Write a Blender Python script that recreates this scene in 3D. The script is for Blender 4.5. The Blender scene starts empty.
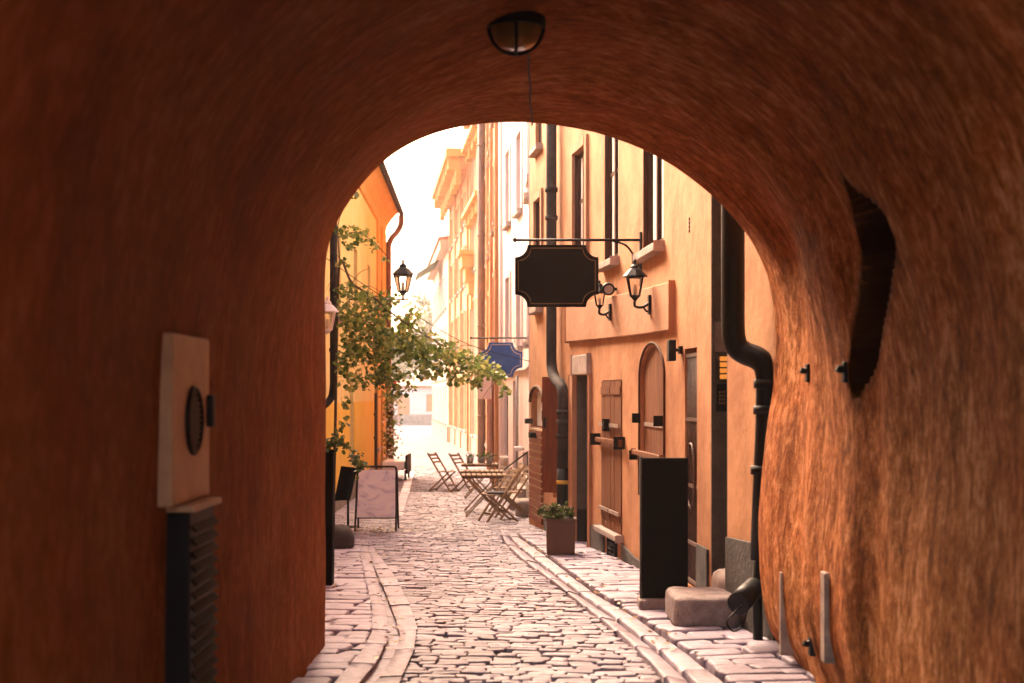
import bpy, math, random
from mathutils import Vector, Matrix, noise
R = random.Random(7)
F = 1422.0; HC = 1.7; HY = 395.0; CX = 512.0
scene = bpy.context.scene
col = scene.collection
PI = math.pi

# ------------------------------------------------------------------ ground profile and pixel helpers
PROF = [(-80, 0.0), (9.5, 0.0), (16, -.18), (23.7, -.42), (33.9, -.56), (60, -.65), (110, -.78), (900, -.78)]
def gz(y):
    for (a, za), (b, zb) in zip(PROF, PROF[1:]):
        if y <= b:
            return za + (zb - za) * (y - a) / (b - a)
    return PROF[-1][1]
def gp(px, py):
    lo, hi = 3.0, 300.0
    for _ in range(60):
        m = .5 * (lo + hi)
        if (HC - gz(m)) * F / m > py - HY: lo = m
        else: hi = m
    return ((px - CX) * lo / F, lo)
def P(px, py, y):
    return Vector(((px - CX) * y / F, y, HC - (py - HY) * y / F))
def Zat(py, y): return HC - (py - HY) * y / F

# ------------------------------------------------------------------ materials
def new_mat(name):
    m = bpy.data.materials.new(name); m.use_nodes = True
    nt = m.node_tree; b = nt.nodes['Principled BSDF']
    return m, nt, b
def N(nt, t, **k):
    n = nt.nodes.new(t)
    for a, v in k.items(): setattr(n, a, v)
    return n
def ramp(nt, stops):
    r = N(nt, 'ShaderNodeValToRGB')
    e = r.color_ramp.elements
    while len(e) < len(stops): e.new(.5)
    for x, (p, c) in zip(e, stops): x.position = p; x.color = (*c, 1)
    return r
def plain(name, c, rough=.6, metal=0, var=.18, scale=6, bump=.0, spec=.5, bscale=None):
    m, nt, b = new_mat(name)
    tc = N(nt, 'ShaderNodeTexCoord'); n = N(nt, 'ShaderNodeTexNoise')
    n.inputs['Scale'].default_value = scale; n.inputs['Detail'].default_value = 6; n.inputs['Roughness'].default_value = .65
    nt.links.new(tc.outputs['Object'], n.inputs['Vector'])
    lo = tuple(max(0, x * (1 - var)) for x in c); hi = tuple(min(1, x * (1 + var)) for x in c)
    r = ramp(nt, [(.3, lo), (.7, hi)])
    nt.links.new(n.outputs['Fac'], r.inputs['Fac']); nt.links.new(r.outputs['Color'], b.inputs['Base Color'])
    b.inputs['Roughness'].default_value = rough; b.inputs['Metallic'].default_value = metal
    b.inputs['Specular IOR Level'].default_value = spec
    if bump:
        bn = N(nt, 'ShaderNodeBump'); bn.inputs['Strength'].default_value = bump; bn.inputs['Distance'].default_value = .02
        n2 = N(nt, 'ShaderNodeTexNoise'); n2.inputs['Scale'].default_value = bscale or scale * 6; n2.inputs['Detail'].default_value = 4
        nt.links.new(tc.outputs['Object'], n2.inputs['Vector'])
        nt.links.new(n2.outputs['Fac'], bn.inputs['Height']); nt.links.new(bn.outputs['Normal'], b.inputs['Normal'])
    return m
def stucco(name, c, c2, stain=(.12, .07, .05), stain_amt=.35, bump=.25, rough=.85):
    """lime plaster: cloudy wash between two tones, rain streaks and trowel bump"""
    m, nt, b = new_mat(name)
    tc = N(nt, 'ShaderNodeTexCoord')
    n1 = N(nt, 'ShaderNodeTexNoise'); n1.inputs['Scale'].default_value = 1.3; n1.inputs['Detail'].default_value = 9; n1.inputs['Roughness'].default_value = .68
    nt.links.new(tc.outputs['Object'], n1.inputs['Vector'])
    r1 = ramp(nt, [(.36, c), (.62, c2)]); nt.links.new(n1.outputs['Fac'], r1.inputs['Fac'])
    mp = N(nt, 'ShaderNodeMapping'); mp.inputs['Scale'].default_value = (5, 5, .35)
    nt.links.new(tc.outputs['Object'], mp.inputs['Vector'])
    n2 = N(nt, 'ShaderNodeTexNoise'); n2.inputs['Scale'].default_value = 1.0; n2.inputs['Detail'].default_value = 7; n2.inputs['Roughness'].default_value = .7
    nt.links.new(mp.outputs['Vector'], n2.inputs['Vector'])
    r2 = ramp(nt, [(.55, (0, 0, 0)), (.82, (stain_amt,) * 3)]); nt.links.new(n2.outputs['Fac'], r2.inputs['Fac'])
    mx = N(nt, 'ShaderNodeMixRGB'); mx.inputs['Color2'].default_value = (*stain, 1)
    nt.links.new(r2.outputs['Color'], mx.inputs['Fac']); nt.links.new(r1.outputs['Color'], mx.inputs['Color1'])
    nt.links.new(mx.outputs['Color'], b.inputs['Base Color'])
    b.inputs['Roughness'].default_value = rough; b.inputs['Specular IOR Level'].default_value = .25
    n3 = N(nt, 'ShaderNodeTexNoise'); n3.inputs['Scale'].default_value = 9; n3.inputs['Detail'].default_value = 8
    nt.links.new(tc.outputs['Object'], n3.inputs['Vector'])
    bn = N(nt, 'ShaderNodeBump'); bn.inputs['Strength'].default_value = bump; bn.inputs['Distance'].default_value = .03
    nt.links.new(n3.outputs['Fac'], bn.inputs['Height']); nt.links.new(bn.outputs['Normal'], b.inputs['Normal'])
    return m
def wood(name, c, c2, rough=.6, axis=2):
    m, nt, b = new_mat(name)
    tc = N(nt, 'ShaderNodeTexCoord'); mp = N(nt, 'ShaderNodeMapping')
    s = [28, 28, 28]; s[axis] = 1.6
    mp.inputs['Scale'].default_value = s
    nt.links.new(tc.outputs['Object'], mp.inputs['Vector'])
    n = N(nt, 'ShaderNodeTexNoise'); n.inputs['Scale'].default_value = 1.5; n.inputs['Detail'].default_value = 6
    nt.links.new(mp.outputs['Vector'], n.inputs['Vector'])
    r = ramp(nt, [(.3, c), (.72, c2)]); nt.links.new(n.outputs['Fac'], r.inputs['Fac'])
    nt.links.new(r.outputs['Color'], b.inputs['Base Color']); b.inputs['Roughness'].default_value = rough + .15; b.inputs['Specular IOR Level'].default_value = .18
    bn = N(nt, 'ShaderNodeBump'); bn.inputs['Strength'].default_value = .5; bn.inputs['Distance'].default_value = .01
    nt.links.new(n.outputs['Fac'], bn.inputs['Height']); nt.links.new(bn.outputs['Normal'], b.inputs['Normal'])
    return m
def stone_mat(name, stops, rough=.58, bump=.5, spec=.45):
    """each stone (mesh island) its own tone, plus grain and dirt"""
    m, nt, b = new_mat(name)
    g = N(nt, 'ShaderNodeNewGeometry'); r = ramp(nt, stops)
    nt.links.new(g.outputs['Random Per Island'], r.inputs['Fac'])
    tc = N(nt, 'ShaderNodeTexCoord'); n = N(nt, 'ShaderNodeTexNoise'); n.inputs['Scale'].default_value = 14; n.inputs['Detail'].default_value = 8; n.inputs['Roughness'].default_value = .7
    nt.links.new(tc.outputs['Object'], n.inputs['Vector'])
    r2 = ramp(nt, [(.25, (.55, .52, .5)), (.6, (1, 1, 1))]); nt.links.new(n.outputs['Fac'], r2.inputs['Fac'])
    n3 = N(nt, 'ShaderNodeTexNoise'); n3.inputs['Scale'].default_value = .9; n3.inputs['Detail'].default_value = 5
    nt.links.new(tc.outputs['Object'], n3.inputs['Vector'])
    r3 = ramp(nt, [(.3, (.72, .68, .66)), (.62, (1, 1, 1))]); nt.links.new(n3.outputs['Fac'], r3.inputs['Fac'])
    mx = N(nt, 'ShaderNodeMixRGB', blend_type='MULTIPLY'); mx.inputs['Fac'].default_value = 1
    mx2 = N(nt, 'ShaderNodeMixRGB', blend_type='MULTIPLY'); mx2.inputs['Fac'].default_value = 1
    nt.links.new(r.outputs['Color'], mx.inputs['Color1']); nt.links.new(r2.outputs['Color'], mx.inputs['Color2'])
    nt.links.new(mx.outputs['Color'], mx2.inputs['Color1']); nt.links.new(r3.outputs['Color'], mx2.inputs['Color2'])
    nt.links.new(mx2.outputs['Color'], b.inputs['Base Color'])
    b.inputs['Roughness'].default_value = rough; b.inputs['Specular IOR Level'].default_value = spec
    bn = N(nt, 'ShaderNodeBump'); bn.inputs['Strength'].default_value = bump; bn.inputs['Distance'].default_value = .012
    n4 = N(nt, 'ShaderNodeTexNoise'); n4.inputs['Scale'].default_value = 30; n4.inputs['Detail'].default_value = 5
    nt.links.new(tc.outputs['Object'], n4.inputs['Vector'])
    nt.links.new(n4.outputs['Fac'], bn.inputs['Height']); nt.links.new(bn.outputs['Normal'], b.inputs['Normal'])
    return m
def tunnel_mat():
    """brush-dragged lime wash: streaks follow the section of the vault (UV: u round the arch, v along the passage, in metres)"""
    m, nt, b = new_mat('vault_plaster')
    uv = N(nt, 'ShaderNodeUVMap'); tc = N(nt, 'ShaderNodeTexCoord')
    def streak(su, sv, det=6, rough=.6, dist=0):
        mp = N(nt, 'ShaderNodeMapping'); mp.inputs['Scale'].default_value = (su, sv, 1)
        nt.links.new(uv.outputs['UV'], mp.inputs['Vector'])
        n = N(nt, 'ShaderNodeTexNoise'); n.inputs['Scale'].default_value = 1; n.inputs['Detail'].default_value = det
        n.inputs['Roughness'].default_value = rough; n.inputs['Distortion'].default_value = dist
        nt.links.new(mp.outputs['Vector'], n.inputs['Vector']); return n
    a = streak(4.2, 11, 8, .66, 1.0); c = streak(17, 40, 5, .7, .8); d = streak(.8, 1.5, 6, .65, .8)
    ad = N(nt, 'ShaderNodeMath', operation='ADD'); nt.links.new(a.outputs['Fac'], ad.inputs[0])
    mu = N(nt, 'ShaderNodeMath', operation='MULTIPLY'); mu.inputs[1].default_value = .55
    nt.links.new(c.outputs['Fac'], mu.inputs[0]); nt.links.new(mu.outputs[0], ad.inputs[1])
    iso = N(nt, 'ShaderNodeTexNoise'); iso.inputs['Scale'].default_value = 13; iso.inputs['Detail'].default_value = 7; iso.inputs['Roughness'].default_value = .7
    nt.links.new(tc.outputs['Object'], iso.inputs['Vector'])
    ic_ = N(nt, 'ShaderNodeMath', operation='SUBTRACT'); ic_.inputs[1].default_value = .5; nt.links.new(iso.outputs['Fac'], ic_.inputs[0])
    ad_s = ad; ad = N(nt, 'ShaderNodeMath', operation='MULTIPLY_ADD'); ad.inputs[1].default_value = .75
    nt.links.new(ic_.outputs[0], ad.inputs[0]); nt.links.new(ad_s.outputs[0], ad.inputs[2])
    ad2 = N(nt, 'ShaderNodeMath', operation='MULTIPLY_ADD'); ad2.inputs[1].default_value = .5
    nt.links.new(d.outputs['Fac'], ad2.inputs[0]); nt.links.new(ad.outputs[0], ad2.inputs[2])
    sc_ = N(nt, 'ShaderNodeMath', operation='MULTIPLY'); sc_.inputs[1].default_value = 1 / 1.35; nt.links.new(ad2.outputs[0], sc_.inputs[0])
    r = ramp(nt, TUNNEL_RAMP); nt.links.new(sc_.outputs[0], r.inputs['Fac'])
    # redder plaster patches
    n5 = N(nt, 'ShaderNodeTexNoise'); n5.inputs['Scale'].default_value = .9; n5.inputs['Detail'].default_value = 4
    nt.links.new(tc.outputs['Object'], n5.inputs['Vector'])
    r5 = ramp(nt, [(.40, (1, 1, 1)), (.56, (1.0, .84, .74)), (.68, (.80, .68, .58))]); nt.links.new(n5.outputs['Fac'], r5.inputs['Fac'])
    mx = N(nt, 'ShaderNodeMixRGB', blend_type='MULTIPLY'); mx.inputs['Fac'].default_value = 1
    # left side washed more evenly than the right, with shade in its base colour
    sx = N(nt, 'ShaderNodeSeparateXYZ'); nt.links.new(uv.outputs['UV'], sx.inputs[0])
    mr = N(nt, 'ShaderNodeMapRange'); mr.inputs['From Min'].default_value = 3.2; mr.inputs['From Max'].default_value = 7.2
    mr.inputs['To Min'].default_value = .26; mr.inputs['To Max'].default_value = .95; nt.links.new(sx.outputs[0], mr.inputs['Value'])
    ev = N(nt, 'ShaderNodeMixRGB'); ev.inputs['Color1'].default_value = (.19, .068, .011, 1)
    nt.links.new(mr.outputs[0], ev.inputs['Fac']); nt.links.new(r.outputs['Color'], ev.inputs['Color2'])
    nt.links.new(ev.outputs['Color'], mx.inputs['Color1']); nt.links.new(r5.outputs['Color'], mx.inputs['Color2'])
    ba = N(nt, 'ShaderNodeAttribute'); ba.attribute_name = 'niche_shade'
    dk = N(nt, 'ShaderNodeMixRGB'); dk.inputs['Color2'].default_value = (.030, .0095, .0035, 1)  # near-black mix puts the niche's shade into the plaster colour
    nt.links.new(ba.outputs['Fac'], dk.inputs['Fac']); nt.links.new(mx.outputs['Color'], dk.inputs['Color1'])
    nt.links.new(dk.outputs['Color'], b.inputs['Base Color'])
    b.inputs['Roughness'].default_value = .8; b.inputs['Specular IOR Level'].default_value = .08
    bn = N(nt, 'ShaderNodeBump'); bn.inputs['Strength'].default_value = .9; bn.inputs['Distance'].default_value = .035
    hm = N(nt, 'ShaderNodeMath', operation='MULTIPLY'); nt.links.new(ad.outputs[0], hm.inputs[0]); nt.links.new(mr.outputs[0], hm.inputs[1])
    iv = N(nt, 'ShaderNodeMath', operation='MULTIPLY_ADD'); iv.inputs[1].default_value = -.85; iv.inputs[2].default_value = .9
    nt.links.new(ba.outputs['Fac'], iv.inputs[0]); nt.links.new(iv.outputs[0], bn.inputs['Strength'])
    sp_ = N(nt, 'ShaderNodeMath', operation='MULTIPLY_ADD'); sp_.inputs[1].default_value = -.08; sp_.inputs[2].default_value = .08
    nt.links.new(ba.outputs['Fac'], sp_.inputs[0]); nt.links.new(sp_.outputs[0], b.inputs['Specular IOR Level'])
    nt.links.new(hm.outputs[0], bn.inputs['Height']); nt.links.new(bn.outputs['Normal'], b.inputs['Normal'])
    return m
def glass_mat(name, c=(.9, .85, .75), rough=.08, trans=.85):
    m, nt, b = new_mat(name)
    b.inputs['Base Color'].default_value = (*c, 1); b.inputs['Roughness'].default_value = rough
    b.inputs['Transmission Weight'].default_value = trans; b.inputs['IOR'].default_value = 1.25
    n = N(nt, 'ShaderNodeTexNoise'); n.inputs['Scale'].default_value = 20
    bn = N(nt, 'ShaderNodeBump'); bn.inputs['Strength'].default_value = .05
    nt.links.new(n.outputs['Fac'], bn.inputs['Height']); nt.links.new(bn.outputs['Normal'], b.inputs['Normal'])
    return m
def pane_mat(name, c):
    m = plain(name, c, rough=.12, var=.5, scale=1.5); return m
def leaf_mat(name, stops, trans=.25):
    m, nt, b = new_mat(name)
    g = N(nt, 'ShaderNodeNewGeometry'); r = ramp(nt, stops)
    nt.links.new(g.outputs['Random Per Island'], r.inputs['Fac'])
    nt.links.new(r.outputs['Color'], b.inputs['Base Color']); b.inputs['Roughness'].default_value = .45
    tr = N(nt, 'ShaderNodeBsdfTranslucent'); nt.links.new(r.outputs['Color'], tr.inputs['Color'])
    mx = N(nt, 'ShaderNodeMixShader'); mx.inputs[0].default_value = trans
    out = nt.nodes['Material Output']
    nt.links.new(b.outputs[0], mx.inputs[1]); nt.links.new(tr.outputs[0], mx.inputs[2]); nt.links.new(mx.outputs[0], out.inputs['Surface'])
    return m
def poster_mat():
    m, nt, b = new_mat('faded_poster')
    tc = N(nt, 'ShaderNodeTexCoord'); mp = N(nt, 'ShaderNodeMapping'); mp.inputs['Scale'].default_value = (3, 3, 7)
    nt.links.new(tc.outputs['Object'], mp.inputs['Vector'])
    n = N(nt, 'ShaderNodeTexNoise'); n.inputs['Scale'].default_value = 1.1; n.inputs['Detail'].default_value = 4; n.inputs['Distortion'].default_value = 1.2
    nt.links.new(mp.outputs['Vector'], n.inputs['Vector'])
    r = ramp(nt, [(.28, (.50, .46, .57)), (.46, (.78, .74, .82)), (.62, (.84, .80, .83))])
    nt.links.new(n.outputs['Fac'], r.inputs['Fac']); nt.links.new(r.outputs['Color'], b.inputs['Base Color'])
    b.inputs['Roughness'].default_value = .35
    return m
def ground_mat(name, c_hi, c_lo):
    m, nt, b = new_mat(name)
    tc = N(nt, 'ShaderNodeTexCoord'); mp = N(nt, 'ShaderNodeMapping'); mp.inputs['Scale'].default_value = (6, 8, 1)
    nt.links.new(tc.outputs['Object'], mp.inputs['Vector'])
    v = N(nt, 'ShaderNodeTexVoronoi', feature='DISTANCE_TO_EDGE'); v.inputs['Scale'].default_value = 1
    nt.links.new(mp.outputs['Vector'], v.inputs['Vector'])
    r = ramp(nt, [(.02, c_lo), (.16, c_hi)]); nt.links.new(v.outputs['Distance'], r.inputs['Fac'])
    n3 = N(nt, 'ShaderNodeTexNoise'); n3.inputs['Scale'].default_value = 1.2; n3.inputs['Detail'].default_value = 7
    nt.links.new(tc.outputs['Object'], n3.inputs['Vector'])
    r3 = ramp(nt, [(.3, (.7, .66, .64)), (.65, (1, 1, 1))]); nt.links.new(n3.outputs['Fac'], r3.inputs['Fac'])
    mx = N(nt, 'ShaderNodeMixRGB', blend_type='MULTIPLY'); mx.inputs['Fac'].default_value = 1
    nt.links.new(r.outputs['Color'], mx.inputs['Color1']); nt.links.new(r3.outputs['Color'], mx.inputs['Color2'])
    nt.links.new(mx.outputs['Color'], b.inputs['Base Color']); b.inputs['Roughness'].default_value = .85; b.inputs['Specular IOR Level'].default_value = .1
    bn = N(nt, 'ShaderNodeBump'); bn.inputs['Strength'].default_value = .6; bn.inputs['Distance'].default_value = .03
    nt.links.new(r.outputs['Color'], bn.inputs['Height']); nt.links.new(bn.outputs['Normal'], b.inputs['Normal'])
    return m

TUNNEL_RAMP = [(.60, (.145, .042, .008)), (.745, (.36, .120, .028)), (.81, (.48, .185, .060)), (.90, (.68, .32, .15))]
M = dict(
    tunnel=None,
    peach=stucco('peach_plaster', (.35, .142, .058), (.54, .262, .122), stain=(.22, .10, .06), stain_amt=.75),
    band=stucco('band_plaster', (.38, .18, .092), (.48, .245, .135), stain=(.20, .10, .07), stain_amt=.8),
    yellow=stucco('yellow_plaster', (.66, .49, .18), (.74, .57, .25), stain=(.4, .2, .07), stain_amt=.3),
    yellow_low=stucco('ochre_plaster', (.68, .40, .05), (.76, .47, .075), stain=(.4, .2, .03), stain_amt=.3),
    cornice=stucco('orange_cornice', (.54, .28, .075), (.62, .34, .11), stain_amt=.2),
    pink=stucco('pink_plaster', (.74, .61, .58), (.80, .68, .65), stain=(.5, .36, .32), stain_amt=.5),
    orange=stucco('orange_plaster', (.50, .215, .085), (.60, .29, .13), stain=(.45, .2, .07), stain_amt=.5),
    apricot=stucco('apricot_plaster', (.54, .28, .14), (.62, .35, .19), stain=(.5, .26, .12), stain_amt=.5),
    cream=stucco('cream_plaster', (.54, .38, .28), (.62, .45, .33), stain=(.5, .32, .2), stain_amt=.4),
    stonegrey=plain('grey_stone', (.17, .14, .12), .8, var=.4, scale=5, bump=.5),
    plinth=plain('plinth_render', (.055, .046, .04), .85, var=.5, scale=4, bump=.5),
    jamb=plain('dark_jamb_stone', (.075, .062, .05), .8, var=.35, scale=6, bump=.3),
    lintel=plain('pale_lintel', (.36, .28, .24), .8, var=.3, scale=5, bump=.4),
    step=plain('worn_granite', (.26, .20, .19), .75, var=.4, scale=9, bump=.6),
    black=plain('black_iron', (.007, .0065, .007), .55, var=.4, scale=12, spec=.25),
    pipe=plain('black_drainpipe', (.006, .006, .006), .5, var=.4, scale=5, spec=.25),
    grey_pipe=plain('weathered_drainpipe', (.042, .036, .034), .85, var=.45, spec=.15, scale=6),
    brown_pipe=plain('brown_drainpipe', (.14, .055, .03), .5, var=.3, scale=5),
    board=plain('matt_black_board', (.0045, .003, .002), .75, var=.25, scale=3, spec=.12),
    gold=plain('gold_trim', (.14, .08, .018), .5, var=.3),
    blue=plain('navy_enamel', (.005, .055, .25), .45, var=.35, scale=4),
    cream_line=plain('cream_trim', (.55, .42, .28), .5),
    wood_red=wood('red_brown_wood', (.14, .035, .014), (.26, .075, .03)),
    wood_brown=wood('brown_shutter_wood', (.10, .030, .010), (.25, .088, .030)),
    wood_dark=wood('dark_door_wood', (.06, .025, .012), (.13, .055, .028)),
    frame_brown=wood('brown_window_frame', (.045, .016, .009), (.09, .032, .018)),
    teak=wood('weathered_teak', (.19, .115, .062), (.36, .245, .15), axis=2),
    teak_dark=wood('dark_teak', (.10, .05, .025), (.22, .12, .06), axis=0),
    pane=pane_mat('window_pane', (.035, .025, .02)),
    curtain=plain('pale_curtain', (.62, .54, .48), .8, var=.25, scale=3),
    glass=glass_mat('lantern_glass'),
    amber=glass_mat('amber_glass', (.22, .13, .045), .25, .45),
    paint_beige=plain('beige_painted_metal', (.50, .34, .20), .55, var=.2, scale=5, bump=.1),
    white=plain('white_paint', (.75, .70, .68), .6, var=.12, scale=4),
    zinc=plain('zinc', (.30, .27, .25), .5, var=.3, metal=.3),
    planter=plain('brown_planter', (.10, .045, .030), .6, var=.3, scale=5),
    soil=plain('potting_soil', (.03, .02, .012), .9, var=.5, scale=30, bump=.5),
    strip=plain('worn_metal_strip', (.30, .22, .18), .6, var=.55, scale=9, bump=.2),
    roof=plain('red_roof_tiles', (.30, .11, .06), .8, var=.4, scale=3, bump=.5),
    awning_red=plain('red_cloth', (.45, .05, .04), .8),
    cushion=plain('grey_cushion', (.05, .05, .06), .9, var=.3),
    poster=poster_mat(),
    leaf=leaf_mat('vine_leaf', [(.0, (.055, .105, .022)), (.4, (.15, .215, .05)), (.75, (.29, .34, .09)), (1, (.52, .47, .16))], .55),
    leaf2=leaf_mat('bush_leaf', [(.0, (.03, .06, .01)), (.6, (.09, .13, .03)), (1, (.18, .2, .06))], .3),
    leaf_far=leaf_mat('tree_leaf', [(.0, (.10, .11, .05)), (1, (.24, .22, .12))], .3),
    flower=plain('white_petals', (.75, .68, .66), .6),
    bark=plain('bark', (.09, .06, .04), .9, var=.4, scale=12, bump=.5),
    setts_far=stone_mat('granite_setts_far', [(0, (.15, .125, .155)), (.5, (.23, .195, .24)), (1, (.30, .26, .31))], .8, .5, .15),  # same granite, colour darkened where sun falls to offset its brightness
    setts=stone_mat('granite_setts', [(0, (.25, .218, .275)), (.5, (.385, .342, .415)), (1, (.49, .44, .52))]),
    slabs=stone_mat('paving_slabs', [(0, (.30, .255, .33)), (.5, (.40, .345, .44)), (1, (.48, .42, .52))]),
    kerb=stone_mat('kerb_granite', [(0, (.39, .335, .42)), (1, (.49, .43, .52))]),
    earth=plain('joint_earth', (.11, .088, .085), .95, var=.5, scale=20, bump=.5),
    farground=ground_mat('far_cobbles', (.19, .16, .185), (.10, .08, .095)),
    amber_lit=None,
)
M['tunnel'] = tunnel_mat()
m, nt, b = new_mat('lit_display'); b.inputs['Base Color'].default_value = (.6, .2, .03, 1)
b.inputs['Emission Color'].default_value = (1, .35, .05, 1); b.inputs['Emission Strength'].default_value = .07; M['amber_lit'] = m

# ------------------------------------------------------------------ mesh builder
SPLIT = {'plinth', 'batten', 'shop_post', 'cornice', 'strap_hinge', 'stretcher', 'pilaster', 'lower_panel', 'door_jamb', 'door_surround', 'conduit', 'curtain', 'hanger', 'table_frame', 'vent_hole'}
class MB:
    def __init__(s): s.v = []; s.f = []; s.sm = []
    def add(s, vs, fs, smooth=False):
        o = len(s.v); s.v += [tuple(p) for p in vs]
        for f in fs: s.f.append(tuple(o + i for i in f)); s.sm.append(smooth)
        return s
    def hexa(s, c):   # 8 corners: bottom 4 ccw, top 4 ccw
        return s.add(c, [(3, 2, 1, 0), (4, 5, 6, 7), (0, 1, 5, 4), (1, 2, 6, 5), (2, 3, 7, 6), (3, 0, 4, 7)])
    def box(s, x0, x1, y0, y1, z0, z1):
        return s.hexa([(x0, y0, z0), (x1, y0, z0), (x1, y1, z0), (x0, y1, z0), (x0, y0, z1), (x1, y0, z1), (x1, y1, z1), (x0, y1, z1)])
    def bar(s, a, b, w, h, up=(0, 0, 1)):   # rectangular bar from a to b
        a = Vector(a); b = Vector(b); d = (b - a).normalized(); u = Vector(up)
        r = d.cross(u)
        if r.length < 1e-4: r = d.cross(Vector((1, 0, 0)))
        r.normalize(); u = r.cross(d); r *= w / 2; u *= h / 2
        return s.hexa([a - r - u, a + r - u, b + r - u, b - r - u, a - r + u, a + r + u, b + r + u, b - r + u])
    def tube(s, pts, r, n=10, caps=True):
        pts = [Vector(p) for p in pts]; k = len(pts); rs = r if isinstance(r, (list, tuple)) else [r] * k
        vs = []; prev = None
        for i, p in enumerate(pts):
            t = (pts[min(i + 1, k - 1)] - pts[max(i - 1, 0)]).normalized()
            if prev is None:
                a = t.cross(Vector((0, 0, 1)));
                if a.length < 1e-3: a = t.cross(Vector((1, 0, 0)))
            else: a = prev - t * prev.dot(t)
            a.normalize(); prev = a; b2 = t.cross(a)
            for j in range(n):
                q = 2 * PI * j / n; vs.append(p + (a * math.cos(q) + b2 * math.sin(q)) * rs[i])
        fs = [(i * n + j, i * n + (j + 1) % n, (i + 1) * n + (j + 1) % n, (i + 1) * n + j) for i in range(k - 1) for j in range(n)]
        s.add(vs, fs, True)
        if caps:
            o = len(s.v) - len(vs)
            s.f.append(tuple(o + j for j in reversed(range(n)))); s.sm.append(False)
            s.f.append(tuple(o + (k - 1) * n + j for j in range(n))); s.sm.append(False)
        return s
    def lathe(s, prof, n=16, c=(0, 0, 0), smooth=True, rot=0):
        vs = []; k = len(prof)
        for r, z in prof:
            for j in range(n):
                q = 2 * PI * j / n + rot; vs.append((c[0] + r * math.cos(q), c[1] + r * math.sin(q), c[2] + z))
        fs = [(i * n + j, i * n + (j + 1) % n, (i + 1) * n + (j + 1) % n, (i + 1) * n + j) for i in range(k - 1) for j in range(n)]
        return s.add(vs, fs, smooth)
    def prism(s, poly, o, ux, uy, th):     # polygon in plane (ux,uy) at o, extruded +-th/2 along normal
        o = Vector(o); ux = Vector(ux); uy = Vector(uy); nn = ux.cross(uy).normalized() * th / 2
        a = [o + ux * x + uy * y - nn for x, y in poly]; b2 = [o + ux * x + uy * y + nn for x, y in poly]; k = len(poly)
        return s.add(a + b2, [tuple(reversed(range(k))), tuple(range(k, 2 * k))] + [(i, (i + 1) % k, k + (i + 1) % k, k + i) for i in range(k)])
    def build(s, name, mat, parent=None, bevel=0, seg=2):
        if parent is not None and name in SPLIT:
            up_ = list(range(len(s.v)))
            def fd(a):
                while up_[a] != a: up_[a] = up_[up_[a]]; a = up_[a]
                return a
            for f in s.f:
                for q in f[1:]: up_[fd(q)] = fd(f[0])
            gr = {}
            for f, m_ in zip(s.f, s.sm): gr.setdefault(fd(f[0]), []).append((f, m_))
            if len(gr) > 1:
                for fl in gr.values():
                    n_ = MB(); ix = {}
                    for f, m_ in fl:
                        for q in f:
                            if q not in ix: ix[q] = len(n_.v); n_.v.append(s.v[q])
                        n_.f.append(tuple(ix[q] for q in f)); n_.sm.append(m_)
                    o = n_._build(name, mat, parent, bevel, seg)
                return o
        return s._build(name, mat, parent, bevel, seg)
    def _build(s, name, mat, parent=None, bevel=0, seg=2):
        off = Vector((0, 0, 0))
        if parent is not None:
            p = parent
            while p is not None: off += p.location; p = p.parent
        me = bpy.data.meshes.new(name)
        me.from_pydata([(Vector(p) - off)[:] for p in s.v], [], s.f); me.polygons.foreach_set('use_smooth', s.sm)
        me.materials.append(mat); me.update()
        o = bpy.data.objects.new(name, me); col.objects.link(o)
        if parent is not None: o.parent = parent
        if bevel:
            b2 = o.modifiers.new('bevel', 'BEVEL'); b2.width = bevel; b2.segments = seg; b2.limit_method = 'ANGLE'; b2.angle_limit = .6
        return o
def tag(o, label, cat, group=None, kind=None):
    if label: o['label'] = label
    if cat: o['category'] = cat
    if group: o['group'] = group
    if kind: o['kind'] = kind
    return o
def thing(name, label, cat, loc=(0, 0, 0), group=None):
    o = bpy.data.objects.new(name, None); o.empty_display_size = .2; col.objects.link(o); o.location = loc
    return tag(o, label, cat, group)
def struct(o):
    o['kind'] = 'structure'; return o
def wn(o):
    m_ = o.modifiers.new('weighted', 'WEIGHTED_NORMAL'); m_.weight = 90; return o
def copy_tree(o, parent=None):
    c = o.copy(); col.objects.link(c)
    if parent is not None: c.parent = parent
    for ch in list(o.children): copy_tree(ch, c)
    return c
def smoothpath(pts, n=6):
    pts = [Vector(p) for p in pts]; out = []
    for i in range(len(pts) - 1):
        p0 = pts[max(i - 1, 0)]; p1 = pts[i]; p2 = pts[i + 1]; p3 = pts[min(i + 2, len(pts) - 1)]
        for k in range(n):
            t = k / n
            out.append(.5 * ((2 * p1) + (p2 - p0) * t + (2 * p0 - 5 * p1 + 4 * p2 - p3) * t * t + (3 * p1 - p0 - 3 * p2 + p3) * t ** 3))
    out.append(pts[-1]); return out

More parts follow.
